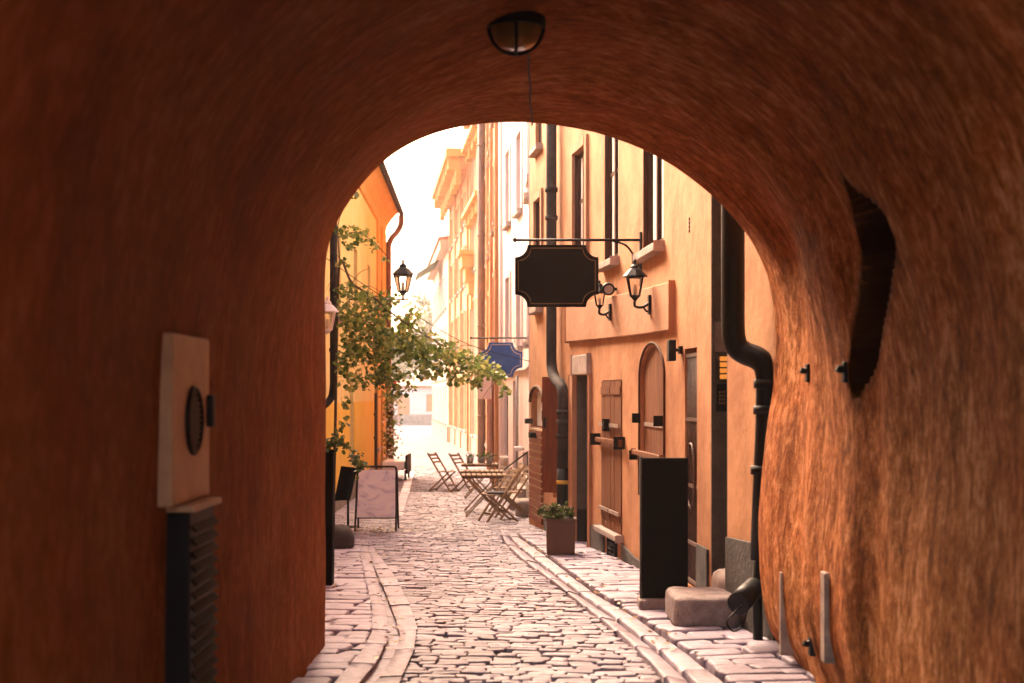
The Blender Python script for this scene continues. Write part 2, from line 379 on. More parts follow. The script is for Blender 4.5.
# ------------------------------------------------------------------ facades
class Facade:
    def __init__(s, pts, side):
        s.p = [Vector((x, y, 0)) for x, y in pts]; s.c = [0.0]
        for a, b2 in zip(s.p, s.p[1:]): s.c.append(s.c[-1] + (b2 - a).length)
        s.L = s.c[-1]; s.side = side; ns = []
        for a, b2 in zip(s.p, s.p[1:]):
            d = (b2 - a).normalized(); ns.append(Vector((-d.y, d.x, 0)) * side)
        s.n = [ns[0]] + [(ns[i] + ns[i + 1]).normalized() for i in range(len(ns) - 1)] + [ns[-1]]
    def pos(s, q, z, off=0):
        i = 0
        while i < len(s.p) - 2 and q > s.c[i + 1]: i += 1
        t = (q - s.c[i]) / (s.c[i + 1] - s.c[i]); tc = min(1, max(0, t))
        p = s.p[i].lerp(s.p[i + 1], t) + s.n[i].lerp(s.n[i + 1], tc) * off
        return Vector((p.x, p.y, z))
    def nrm(s, q): return (s.pos(q, 0, 1) - s.pos(q, 0, 0)).normalized()
    def hit(s, px):
        k = (px - CX) / F; best = None
        for i in range(len(s.p) - 1):
            a, b2 = s.p[i], s.p[i + 1]; d = b2 - a; den = d.x - k * d.y
            if abs(den) < 1e-9: continue
            t = (k * a.y - a.x) / den
            if -.0001 <= t <= 1.0001: return s.c[i] + t * (b2 - a).length
            e = -t if t < 0 else t - 1
            if best is None or e < best[0]: best = (e, s.c[i] + t * (b2 - a).length)
        return best[1]
    def Y(s, q): return s.pos(q, 0).y
    def onwall(s, px, py, off=0):
        q = s.hit(px); return s.pos(q, Zat(py, s.Y(q)), off)
    def fbox(s, mb, q0, q1, z0, z1, o0, o1, z0b=None, z1b=None, sub=1.2):
        if q0 > q1: q0, q1 = q1, q0
        z0b = z0 if z0b is None else z0b; z1b = z1 if z1b is None else z1b
        k = max(1, int(math.ceil((q1 - q0) / sub))); vs = []; fs = []
        for i in range(k + 1):
            t = i / k; q = q0 + (q1 - q0) * t; a = z0 + (z0b - z0) * t; b2 = z1 + (z1b - z1) * t
            vs += [s.pos(q, a, o0), s.pos(q, a, o1), s.pos(q, b2, o1), s.pos(q, b2, o0)]
        for i in range(k):
            a = i * 4; b2 = a + 4
            for j in range(4): fs.append((a + j, a + (j + 1) % 4, b2 + (j + 1) % 4, b2 + j))
        fs += [(0, 1, 2, 3), (4 * k + 3, 4 * k + 2, 4 * k + 1, 4 * k)]
        mb.add(vs, fs); return mb
    def wall(s, z0, z1, ops, thick=4.0, zfun=None):
        """outer sheet with real recessed openings; ops: dicts q0,q1,z0,z1,d,arch"""
        mb = MB(); qs = {0.0, s.L}; zs = {z0, z1}
        for c in s.c: qs.add(c)
        for o in ops: qs |= {o['q0'], o['q1']}; zs |= {o['z0'], o['z1']}
        n = int(s.L / .8)
        for i in range(1, n): qs.add(s.L * i / n)
        qs = sorted(q for q in qs if -1e-6 <= q <= s.L + 1e-6); zs = sorted(zs)
        q2 = [qs[0]]
        for q in qs[1:]:
            if q - q2[-1] > 1e-4: q2.append(q)
        qs = q2; idx = {}; vs = []; fs = []
        def V(i, j):
            if (i, j) not in idx: idx[(i, j)] = len(vs); vs.append(s.pos(qs[i], zs[j]))
            return idx[(i, j)]
        for i in range(len(qs) - 1):
            qm = .5 * (qs[i] + qs[i + 1])
            for j in range(len(zs) - 1):
                zm = .5 * (zs[j] + zs[j + 1])
                if any(o['q0'] < qm < o['q1'] and o['z0'] < zm < o['z1'] for o in ops): continue
                fs.append((V(i, j), V(i + 1, j), V(i + 1, j + 1), V(i, j + 1)))
        mb.add(vs, fs)
        for o in ops:
            q0, q1, a, b2, d = o['q0'], o['q1'], o['z0'], o['z1'], -o['d']
            if o.get('arch'):
                h = o['arch']; K = 12
                arc = [(q0 + (q1 - q0) * (.5 - .5 * math.cos(PI * k / K)), b2 - h + h * math.sin(PI * k / K)) for k in range(K + 1)]
                for k in range(K):
                    (qa, za), (qb, zb) = arc[k], arc[k + 1]
                    mb.add([s.pos(qa, za), s.pos(qb, zb), s.pos(qb, b2), s.pos(qa, b2)], [(0, 1, 2, 3)])
                    mb.add([s.pos(qa, za), s.pos(qb, zb), s.pos(qb, zb, d), s.pos(qa, za, d)], [(0, 1, 2, 3)])
                top = b2 - h
            else:
                top = b2; mb.add([s.pos(q0, b2), s.pos(q1, b2), s.pos(q1, b2, d), s.pos(q0, b2, d)], [(0, 1, 2, 3)])
            mb.add([s.pos(q0, a), s.pos(q0, top), s.pos(q0, top, d), s.pos(q0, a, d)], [(0, 1, 2, 3)])
            mb.add([s.pos(q1, a), s.pos(q1, top), s.pos(q1, top, d), s.pos(q1, a, d)], [(0, 1, 2, 3)])
            mb.add([s.pos(q0, a), s.pos(q1, a), s.pos(q1, a, d), s.pos(q0, a, d)], [(0, 1, 2, 3)])
            mb.add([s.pos(q0, a, d), s.pos(q1, a, d), s.pos(q1, b2, d), s.pos(q0, b2, d)], [(0, 1, 2, 3)])
        T = -thick; L = s.L    # ends, back and top of the block
        mb.add([s.pos(0, z0), s.pos(0, z1), s.pos(0, z1, T), s.pos(0, z0, T)], [(0, 1, 2, 3)])
        mb.add([s.pos(L, z0), s.pos(L, z1), s.pos(L, z1, T), s.pos(L, z0, T)], [(0, 1, 2, 3)])
        for qa, qb in zip(s.c, s.c[1:]):
            mb.add([s.pos(qa, z1), s.pos(qb, z1), s.pos(qb, z1, T), s.pos(qa, z1, T)], [(0, 1, 2, 3)])
            mb.add([s.pos(qa, z0, T), s.pos(qb, z0, T), s.pos(qb, z1, T), s.pos(qa, z1, T)], [(0, 1, 2, 3)])
        return mb
    def roof(s, z, over=.45, h=2.2, thick=4.0):
        mb = MB()
        for qa, qb in zip(s.c, s.c[1:]):
            a = [s.pos(qa, z, over), s.pos(qa, z + .12, over), s.pos(qa, z + h, -thick / 2), s.pos(qa, z + .12, -thick - over), s.pos(qa, z, -thick - over)]
            b2 = [s.pos(qb, z, over), s.pos(qb, z + .12, over), s.pos(qb, z + h, -thick / 2), s.pos(qb, z + .12, -thick - over), s.pos(qb, z, -thick - over)]
            mb.add(a + b2, [(0, 1, 2, 3, 4), (9, 8, 7, 6, 5)] + [(i, (i + 1) % 5, 5 + (i + 1) % 5, 5 + i) for i in range(5)])
        return mb
def window(fac, root, o, frame='frame_brown', pane='pane', sill=None, curtain=False, cross=1, trim=None, lining=False):
    """window in an opening: frame is the part, pane / sill / curtain its sub-parts"""
    q0, q1, a, b2, d = o['q0'], o['q1'], o['z0'], o['z1'], o['d']
    w = min(.07, (q1 - q0) * .12); mb = MB(); fo = -d + min(.07, d * .5); fi = -d + .012
    e = .003
    for (x0, x1, y0, y1) in ((q0 + e, q0 + w, a + e, b2 - e), (q1 - w, q1 - e, a + e, b2 - e), (q0 + w, q1 - w, a + e, a + w), (q0 + w, q1 - w, b2 - w, b2 - e)):
        fac.fbox(mb, x0, x1, y0, y1, fi, fo)
    qm = .5 * (q0 + q1); fac.fbox(mb, qm - w * .45, qm + w * .45, a + w, b2 - w, fi, fo + .01)
    for k in range(cross):
        z = a + (b2 - a) * (k + 1) / (cross + 1) + (.12 * (b2 - a) if cross == 1 else 0)
        fac.fbox(mb, q0 + w, q1 - w, z - .025, z + .025, fi, fo - .006)
    f = mb.build('window', M[frame], root)
    fac.fbox(MB(), q0 + w, q1 - w, a + w, b2 - w, fi + .01, fi + .02).build('pane', M[pane], f)
    if lining:
        for x0, x1 in ((q0 + .001, q0 + .022), (q1 - .022, q1 - .001)): fac.fbox(MB(), x0, x1, a + .002, b2 - .002, fo + .002, -.004).build('lining', M[frame], f)
    if curtain:
        m1 = MB()
        fac.fbox(m1, q0 + w + .02, q0 + w + (q1 - q0) * .3, a + w, b2 - w, fi + .022, fi + .026); fac.fbox(m1, qm + w, qm + w + (q1 - q0) * .22, a + w, b2 - w, fi + .022, fi + .026)
        m1.build('curtain', M['curtain'], f)
    if sill: fac.fbox(MB(), q0 - .06, q1 + .06, a - .09, a - .004, -.02, .10).build('sill', M[sill], f, bevel=.01)
    if trim:
        mt = MB(); t = .12
        fac.fbox(mt, q0 - t, q0 - .004, a, b2 + t, -.01, .035); fac.fbox(mt, q1 + .004, q1 + t, a, b2 + t, -.01, .035); fac.fbox(mt, q0 - .003, q1 + .003, b2 + .004, b2 + t, -.01, .04)
        mt.build('surround', M[trim], f)
    return f

# ------------------------------------------------------------------ setting: ground, road, kerbs, pavements
mb = MB(); ys = [-60, -20, 0, 4] + [8 + .5 * i for i in range(62)] + [40 + 4 * i for i in range(20)] + [140, 200, 320, 500, 800]
xs = [-500, -120, -30, -12, -6, -4, -3, -2, -1, 0, 1, 2, 3, 4, 6, 12, 30, 120, 500]
vs = [(x, y, gz(y) - .035) for y in ys for x in xs]; nx = len(xs)
mb.add(vs, [(j * nx + i, j * nx + i + 1, (j + 1) * nx + i + 1, (j + 1) * nx + i) for j in range(len(ys) - 1) for i in range(nx - 1)], True)
struct(mb.build('ground', M['earth']))
mb = MB(); ys = [44.0 + 2 * i for i in range(40)] + [130, 160]
vs = [(x, y, gz(y) - .004) for y in ys for x in (-60, -20, -8, -4, -2, 0, 4)]
mb.add(vs, [(j * 7 + i, j * 7 + i + 1, (j + 1) * 7 + i + 1, (j + 1) * 7 + i) for j in range(len(ys) - 1) for i in range(6)], True)
struct(mb.build('square', M['farground']))

def curve(pixels, pre=None, post=None):
    pts = [gp(*p) for p in pixels]
    if pre: pts = [pre] + pts
    if post: pts += post
    pts.sort(key=lambda p: p[1]); return pts
def xat(c, y):
    if y <= c[0][1]: (x0, y0), (x1, y1) = c[0], c[1]
    elif y >= c[-1][1]: (x0, y0), (x1, y1) = c[-2], c[-1]
    else:
        for (x0, y0), (x1, y1) in zip(c, c[1:]):
            if y <= y1: break
    return x0 + (x1 - x0) * (y - y0) / (y1 - y0)
KR_IN = curve([(668, 683), (643, 656), (617, 633), (587, 609), (555, 584), (520, 558), (505, 543), (499, 530)])
KR_OUT = curve([(706, 668), (696, 660), (666, 638.6), (637, 618), (593, 592), (549, 558), (520, 537.6), (510, 526)])
G1 = curve([(396.5, 683), (410.7, 653), (414, 628.5), (407, 607), (393, 578.7), (378.7, 559)])     # road edge of gutter
G2 = curve([(380, 682), (396.5, 660.5), (403.6, 639), (398, 618), (386, 589), (373, 561)])
G3 = curve([(357, 683), (373, 664), (386, 639), (384, 614), (377, 589), (370, 563)])
G4 = curve([(341, 683), (366, 653), (375, 636), (375, 611), (368, 582), (363, 559)])
LEFT = [(-2.6, 7), (-3.1, 16.5), (-3.4, 30), (-3.7, 41), (-4.2, 50)]
RIGHT_WALL = [(1.95, 7), (1.85, 9.65), (1.7, 10.9), (1.4, 15), (1.05, 17.9), (.92, 18.7), (.36, 23), (.42, 24), (.36, 28), (-.2, 33.3), (-.89, 50.7)]
def stone(mb, cx, cy, lx, ly, h, ang=0, jit=.012, inset=.11, tilt=.02, drop=0.0, zc=None):
    """one worn stone with chamfered corners and a rounded head"""
    ca, sa = math.cos(ang), math.sin(ang); hx, hy = lx / 2, ly / 2; ch = .24 * min(hx, hy)
    base = [(-hx + ch, -hy), (hx - ch, -hy), (hx, -hy + ch), (hx, hy - ch), (hx - ch, hy), (-hx + ch, hy), (-hx, hy - ch), (-hx, -hy + ch)]
    base = [(x + R.uniform(-jit, jit), y + R.uniform(-jit, jit)) for x, y in base]
    tx, ty = R.uniform(-tilt, tilt), R.uniform(-tilt, tilt)
    z0 = (gz(cy) if zc is None else zc) + drop; vs = []
    rd = min(hx, hy)
    for sc, dz in ((1.0, -.045), (1.0, h - .35 * rd * .55), (1 - .5 * inset, h - .12 * rd * .55), (1 - 1.5 * inset, h)):
        for x, y in base:
            X = x - (1 - sc) * rd * (1 if x > 0 else -1) if abs(x) > rd * .5 else x * sc
            Yy = y - (1 - sc) * rd * (1 if y > 0 else -1) if abs(y) > rd * .5 else y * sc
            px, py = cx + X * ca - Yy * sa, cy + X * sa + Yy * ca
            vs.append((px, py, z0 + dz + X * tx + Yy * ty + (gz(py) - gz(cy)) + R.uniform(-.0015, .0015)))
    vs.append((cx, cy, z0 + h + .002))
    fs = [(r * 8 + i, r * 8 + (i + 1) % 8, (r + 1) * 8 + (i + 1) % 8, (r + 1) * 8 + i) for r in range(3) for i in range(8)]
    fs += [(24 + i, 24 + (i + 1) % 8, 32) for i in range(8)]
    mb.add(vs, fs, True)
def rows(y0, y1, xl, xr, ly, lx, mb, h=0.0, wave=.1, gap=.010, skew=0., tilt=.03, jit=.010, keep=.995):
    y = y0
    while y < y1:
        d = R.uniform(*ly); ph = R.uniform(0, 6)
        x = xl(y) - R.uniform(0, lx[0]); e = xr(y)
        while x < e:
            w = R.uniform(*lx)
            cx = x + w / 2; cy = y + d / 2 + wave * math.sin(cx * 1.3 + y * .25) + skew * cx + R.uniform(-.008, .008)
            a = max(xl(cy), cx - w / 2); b2 = min(xr(cy), cx + w / 2)
            if b2 - a > .05 and R.random() < keep:
                stone(mb, (a + b2) / 2, cy, (b2 - a) - gap, d - gap, h + R.uniform(-.009, .007), ang=wave * 1.3 * math.cos(cx * 1.3 + y * .25) + skew + R.uniform(-.03, .03), tilt=tilt, jit=jit)
            x += w
        y += d
mb = MB()
rows(7.6, 18.1, lambda y: xat(G1, y) + .01 if y < 17.4 else xat(LEFT, y), lambda y: xat(KR_IN, y) - .01, (.075, .125), (.10, .24), mb, tilt=.045, jit=.012)
rows(18.3, 24.0, lambda y: xat(LEFT, y), lambda y: xat(KR_IN, y) - .01 if y < 20.5 else xat(RIGHT_WALL, y), (.11, .15), (.12, .22), mb, wave=.12, keep=.99)
struct(wn(mb.build('road', M['setts']))); mb = MB()
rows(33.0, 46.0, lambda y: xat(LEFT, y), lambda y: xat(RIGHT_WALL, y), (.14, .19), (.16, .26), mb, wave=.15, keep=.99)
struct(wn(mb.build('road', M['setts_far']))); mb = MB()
rows(24.0, 33.0, lambda y: xat(LEFT, y), lambda y: xat(RIGHT_WALL, y), (.14, .19), (.16, .26), mb, wave=.15, keep=.99)
struct(wn(mb.build('road', M['setts'])))
# threshold row of long stones across the street
mb = MB(); x = xat(G4, 18.2) - .5
while x < xat(KR_IN, 18.2):
    w = R.uniform(.4, .7); stone(mb, x + w / 2, 18.2 + .03 * math.sin(x * 2), w - .012, .15, .004, ang=.02, tilt=.005); x += w
struct(wn(mb.build('threshold_stones', M['kerb'])))
# right kerb: two rows of long slabs following the curve
def slab_row(mb, ca, cb, y0, y1, ln, h=0.0, f0=0., f1=1., gap=.012, hs=(0, 0)):
    y = y0
    while y < y1:
        d = R.uniform(*ln); ye = y + d - gap; k = 4; top = []
        for i in range(k + 1):
            yy = y + (ye - y) * i / k; xa, xb = xat(ca, yy), xat(cb, yy); lo = xa + (xb - xa) * f0 + gap / 2; hi = xa + (xb - xa) * f1 - gap / 2
            top.append((lo, hi, yy))
        dz = R.uniform(-.006, .006); vs = []; fs = []; b2 = .012
        for lo, hi, yy in top:
            z = gz(yy) + h + dz + R.uniform(-.002, .002)
            vs += [(lo, yy, z - .06), (lo + R.uniform(-.004, .004), yy, z - b2 + hs[0]), (lo + b2 * 1.4, yy, z + hs[0]), (.5 * (lo + hi), yy, z + .001 + .5 * (hs[0] + hs[1])), (hi - b2 * 1.4, yy, z + hs[1]), (hi + R.uniform(-.004, .004), yy, z - b2 + hs[1]), (hi, yy, z - .06)]
        for i in range(k):
            for j in range(6): fs.append((i * 7 + j, i * 7 + j + 1, i * 7 + 7 + j + 1, i * 7 + 7 + j))
        fs += [tuple(range(7)), tuple(k * 7 + 6 - j for j in range(7))]
        mb.add(vs, fs, True); y += d
mb = MB(); slab_row(mb, KR_IN, KR_OUT, 7.8, 20.4, (.7, 1.15), .0, 0, .46, hs=(.012, -.010)); struct(wn(mb.build('gutter', M['kerb'])))
mb = MB(); slab_row(mb, KR_IN, KR_OUT, 7.8, 20.4, (.6, 1.0), .006, .465, 1.0); struct(wn(mb.build('kerb', M['kerb'])))
mb = MB(); slab_row(mb, G1, G2, 7.6, 17.3, (.6, .95), .012, hs=(.008, .0)); struct(wn(mb.build('kerb', M['kerb'])))
mb = MB(); slab_row(mb, G2, G3, 7.6, 17.3, (.7, 1.1), -.028, hs=(0, 0)); struct(wn(mb.build('gutter', M['slabs'])))
mb = MB(); slab_row(mb, G3, G4, 7.6, 17.3, (.6, .95), .015, hs=(.0, .008)); struct(wn(mb.build('kerb', M['kerb'])))
# pavements: long irregular stones laid across
mb = MB()
rows(7.4, 20.6, lambda y: xat(KR_OUT, y) + .01, lambda y: xat(RIGHT_WALL, y) + .15, (.13, .24), (.30, .62), mb, h=.03, wave=.06, skew=.22, tilt=.02, jit=.016, gap=.02)
struct(wn(mb.build('pavement', M['slabs'])))
mb = MB()
rows(7.4, 17.6, lambda y: xat(LEFT, y) - .1, lambda y: xat(G4, y) - .01, (.16, .28), (.32, .6), mb, h=.025, wave=.06, skew=-.12, tilt=.02, jit=.016, gap=.02)
struct(wn(mb.build('pavement', M['slabs'])))
mb = MB(); EA = [(-2.02, 23), (-3.05, 41)]; EB = [(-1.80, 23), (-2.83, 41)]
slab_row(mb, EA, EB, 25, 41, (.9, 1.5), .012); struct(wn(mb.build('kerb', M['kerb'])))

# ------------------------------------------------------------------ the archway we look through
SEC_PX = [(325, 668), (325, 620), (326, 560), (325, 500), (326, 440), (326, 390), (325, 330), (324, 285), (326, 250), (335, 223), (350, 199), (368, 176), (390, 155), (418, 139), (448, 129), (480, 123.5), (520, 121.5), (560, 125), (600, 133), (640, 147), (670, 162), (700, 183), (725, 205), (745, 228), (758, 250), (769, 275), (775, 310), (776, 350), (774, 385), (768, 420), (762, 470), (757, 525), (759, 575), (765, 625), (784, 655), (796, 672)]
YF = 9.5
far = [P(px, py, YF) for px, py in SEC_PX]; far = [(p.x, p.z) for p in far]
far = [(far[0][0], -.12)] + far[1:-1] + [(far[-1][0], -.12)]
def resample(poly, n):
    c = [0]
    for a, b2 in zip(poly, poly[1:]): c.append(c[-1] + math.hypot(b2[0] - a[0], b2[1] - a[1]))
    out = []; i = 0
    for k in range(n):
        t = c[-1] * k / (n - 1)
        while i < len(c) - 2 and t > c[i + 1]: i += 1
        f = (t - c[i]) / (c[i + 1] - c[i]); out.append((poly[i][0] + (poly[i + 1][0] - poly[i][0]) * f, poly[i][1] + (poly[i + 1][1] - poly[i][1]) * f))
    return out, c[-1]
NU = 260
def smooth_sec(s, it):
    for _ in range(it):
        s = [s[0]] + [(.25 * a[0] + .5 * b2[0] + .25 * c[0], .25 * a[1] + .5 * b2[1] + .25 * c[1]) for a, b2, c in zip(s, s[1:], s[2:])] + [s[-1]]
    return s
farS, ULEN = resample(far, NU); farS = smooth_sec(farS, 12)
near = [(-1.30, -.12), (-1.30, .8), (-1.29, 1.6), (-1.27, 2.1), (-1.16, 2.6), (-.9, 3.0), (-.5, 3.32), (0, 3.5), (.5, 3.52), (1.0, 3.32), (1.4, 2.98), (1.68, 2.5), (1.80, 2.0), (1.82, 1.4), (1.80, .8), (1.80, -.12)]
nearS, _ = resample(near, NU); nearS = smooth_sec(nearS, 40)
def sst(a, b2, x):
    t = min(1, max(0, (x - a) / (b2 - a))); return t * t * (3 - 2 * t)
NV = 250
def mouth(s_):  # unseen near end, cut slanting to let light onto the right wall
    pts = [(0, 3.1), (.3, 3.1), (.5, 2.8), (.75, .6), (1, -.8)]
    for (a, ya), (b2, yb_) in zip(pts, pts[1:]):
        if s_ <= b2: return ya + (yb_ - ya) * sst(a, b2, s_)
    return pts[-1][1]
def tunnel_pt(i, y):
    t = sst(YF, YF - 1.7, y) if False else sst(0, 1, (YF - y) / 1.8)
    x = farS[i][0] * (1 - t) + nearS[i][0] * t; z = farS[i][1] * (1 - t) + nearS[i][1] * t
    a = farS[max(i - 2, 0)]; b2 = farS[min(i + 2, NU - 1)]
    tx, tz = nearS[min(i + 2, NU - 1)][0] - nearS[max(i - 2, 0)][0], nearS[min(i + 2, NU - 1)][1] - nearS[max(i - 2, 0)][1]
    l = math.hypot(tx, tz); nx_, nz_ = -tz / l, tx / l      # outwards (left: -x)
    u = i / (NU - 1) * ULEN
    amp = .25 + .75 * sst(.35, .75, i / NU)
    edge = sst(0, .5, YF - y); nd = 0.0
    d = (noise.noise(Vector((u * .7, y * 1.3, 3.1))) * .07 + noise.noise(Vector((u * 1.0, y * 2.6, 9.2))) * .026 + noise.noise(Vector((u * 4.2, y * 9, 5.5))) * .007) * amp * (.3 + .7 * edge)
    if x > .9:                                         # buttress pier beside a tall dark niche, ending in a point
        zt, zb = 2.62, 1.70
        if zb - .1 < z < zt + .5:
            k = min(1, max(0, (z - zb) / (zt - zb)))
            kk = min(1, k / .75); c = 7.27 - .66 * kk ** 1.3; hw = (.03 + .27 * kk ** .8) * sst(zb - .05, zb + .12, z) * (1 - sst(zt - .16, zt + .12, z)) + .015 * noise.noise(Vector((z * 7, 0, 2.2)))
            if hw > .01:
                m_ = 1 - (sst(hw * .7, hw * 1.15 + .02, c - y) if y < c else sst(hw * .93, hw * 1.04 + .012, y - c))
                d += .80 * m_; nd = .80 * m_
        d -= .075 * sst(6.95, 7.4, y) * (1 - sst(8.15, 8.55, y)) * sst(.0, .5, z) * (1 - sst(2.35, 2.75, z))
        d += .05 * math.exp(-((y - 8.75) / .25) ** 2) * sst(.4, 1.2, z) * (1 - sst(2.6, 3.2, z))
    global LAST_D, NICHE_D
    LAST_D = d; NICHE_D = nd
    return Vector((x + nx_ * d, y, z + nz_ * d)), (nx_, nz_)
YROWS = [4.72 + i * .05 for i in range(28)] + [6.12 + i * .0115 for i in range(118)] + [7.48 + i * .04 for i in range(46)] + [9.32, 9.36, 9.40, 9.44, 9.47, 9.5]
NV = 30 + len(YROWS)
mb = MB(); vs = []; uvs = []; deep = []
for j in range(NV):
    for i in range(NU):
        s_ = i / (NU - 1); y0 = mouth(s_); y = y0 + (4.72 - y0) * j / 30 if j < 30 else YROWS[j - 30]
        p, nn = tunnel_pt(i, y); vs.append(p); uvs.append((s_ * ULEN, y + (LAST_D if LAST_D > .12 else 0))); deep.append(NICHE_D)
nrow = NV
for k in range(1, 7):                                   # rounded lip at the street end
    a = k / 6 * PI / 2; r = .09
    for i in range(NU):
        p, nn = tunnel_pt(i, YF); o_ = r * (1 - math.cos(a))
        vs.append(Vector((p.x + nn[0] * o_, YF + r * math.sin(a), p.z + nn[1] * o_))); uvs.append((i / (NU - 1) * ULEN, YF + .02 * k))
nrow += 6
def to_rect(x, z):
    cx_, cz_ = .25, .6; dx, dz = x - cx_, z - cz_; t = 1e9
    if dx: t = min(t, ((6.5 if dx > 0 else -6.5) - cx_) / dx)
    if dz: t = min(t, ((6.6 if dz > 0 else -1.5) - cz_) / dz)
    return cx_ + dx * t, cz_ + dz * t
for i in range(NU):                                      # street front of the house above
    p = vs[(nrow - 1) * NU + i]; X, Z = to_rect(p.x, p.z); vs.append(Vector((X, YF + .09, Z))); uvs.append((i / (NU - 1) * ULEN, YF + 4))
nrow += 1
for i in range(NU):                                      # over the roof and back to the near front
    p = vs[(nrow - 1) * NU + i]; s_ = i / (NU - 1); vs.append(Vector((p.x, 3.0, p.z))); uvs.append((i / (NU - 1) * ULEN, YF + 12))
nrow += 1
fs = [(j * NU + i, j * NU + i + 1, (j + 1) * NU + i + 1, (j + 1) * NU + i) for j in range(nrow - 1) for i in range(NU - 1)]
j = nrow - 1
fs += [(j * NU + i, j * NU + i + 1, i + 1, i) for i in range(NU - 1)]
mb.add(vs, fs, True)
for k in range(len(mb.sm)):
    if k >= (NV + 5) * (NU - 1): mb.sm[k] = False
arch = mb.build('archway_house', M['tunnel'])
tag(arch, 'dark rust-brown plastered archway house whose rough vaulted passage frames the lane', 'archway')
at_ = arch.data.attributes.new('niche_shade', 'FLOAT', 'POINT')      # mask for the shade painted inside the niche
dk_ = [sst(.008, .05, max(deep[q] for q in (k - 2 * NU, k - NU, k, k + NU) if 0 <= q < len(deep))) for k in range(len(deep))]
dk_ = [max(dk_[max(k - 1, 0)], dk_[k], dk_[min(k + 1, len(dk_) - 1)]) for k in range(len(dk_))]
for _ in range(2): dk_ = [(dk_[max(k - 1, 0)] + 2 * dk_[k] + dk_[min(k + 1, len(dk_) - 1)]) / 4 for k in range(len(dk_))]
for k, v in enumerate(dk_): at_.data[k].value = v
ul = arch.data.uv_layers.new(name='UVMap')
for lp in arch.data.loops: ul.data[lp.index].uv = uvs[lp.vertex_index]

# ceiling lamp with cable
cz = 3.50
lamp = thing('ceiling_lamp', 'black dome bulkhead lamp with amber glass fixed under the archway vault', 'lamp', P(516, 0, 6.8).xy.to_3d() + Vector((0, 0, cz)))
lx, ly = lamp.location.x, lamp.location.y; T = lamp.location.z + .06
MB().lathe([(0, 0), (.135, 0), (.142, -.02), (.142, -.095), (.128, -.10), (.125, -.085)], 28, (lx, ly, T)).build('lamp_base', M['black'], lamp)
MB().lathe([(.126, -.09), (.122, -.13), (.105, -.175), (.07, -.21), (.03, -.222), (0, -.224)], 28, (lx, ly, T)).build('lamp_shade', M['amber'], lamp)
g = MB()
for a in (0, PI / 2):
    pth = [(lx + .134 * math.cos(q) * math.cos(a), ly + .134 * math.cos(q) * math.sin(a), T - .095 - .137 * math.sin(q)) for q in [PI * k / 16 for k in range(17)]]
    g.tube(pth, .008, 6)
g.tube([(lx + .134 * math.cos(2 * PI * k / 28), ly + .134 * math.sin(2 * PI * k / 28), T - .10) for k in range(29)], .010, 6)
g.build('cage', M['black'], lamp)
pth = []
def ceil_at(x, y):
    best = min(range(NU // 4, 3 * NU // 4), key=lambda i: abs(tunnel_pt(i, y)[0].x - x)); return tunnel_pt(best, y)[0].z
for k in range(12):
    y = 6.95 + (9.45 - 6.95) * k / 11; px = 527 + 5 * k / 11 + R.uniform(-.8, .8); x = (px - CX) * y / F; pth.append((x, y, ceil_at(x, y) - .008))
pth += [((532 - CX) * 9.56 / F, 9.56, ceil_at(.13, 9.45) - .01)]
tag(MB().tube(pth, .006, 6).build('lamp_cable', M['black']), 'thin dark cable running along the vault from the ceiling lamp to the arch edge', 'cable')

# left wall: beige vent plate and black louvred box
vp = thing('vent_plate', 'beige painted vent plate with an oval grille on the dark left archway wall', 'vent', (-1.27, 5.5, 1.3))
MB().box(-1.33, -1.245, 5.22, 5.86, 1.285, 1.93).build('plate', M['paint_beige'], vp, bevel=.012)
g = MB(); pc = Vector((-1.24, 5.55, 1.60))
g.tube([pc + Vector((0, .125 * math.cos(2 * PI * k / 28), .125 * math.sin(2 * PI * k / 28))) for k in range(29)], .012, 6)
for k in range(-5, 6):
    z = k * .022; hw = math.sqrt(max(.0, .12 ** 2 - z * z)); g.box(-1.246, -1.236, 5.55 - hw, 5.55 + hw, 1.60 + z - .006, 1.60 + z + .005)
g.build('grille', M['black'], vp)
MB().prism([(.118 * math.cos(2 * PI * k / 24), .118 * math.sin(2 * PI * k / 24)) for k in range(24)], pc + Vector((-.004, 0, 0)), (0, 1, 0), (0, 0, 1), .004).build('backing', M['plinth'], vp)
MB().box(-1.246, -1.22, 5.80, 5.85, 1.57, 1.70).build('latch', M['black'], vp, bevel=.006)
lb = thing('louvred_box', 'tall black louvred cabinet below the beige vent plate on the left archway wall', 'vent box', (-1.2, 5.5, .2))
MB().box(-1.36, -1.215, 5.36, 5.80, -.02, 1.255).build('housing', M['black'], lb, bevel=.006)
MB().box(-1.36, -1.19, 5.34, 5.84, 1.257, 1.282).build('cover', M['paint_beige'], lb, bevel=.006)
g = MB()
for k in range(24):
    z = .02 + k * .051; g.bar((-1.206, 5.38, z), (-1.206, 5.79, z), .034, .008, (.75, 0, .66))
g.build('louvre', plain('dark_green_louvre', (.004, .004, .003), .7, var=.3, spec=.12), lb)

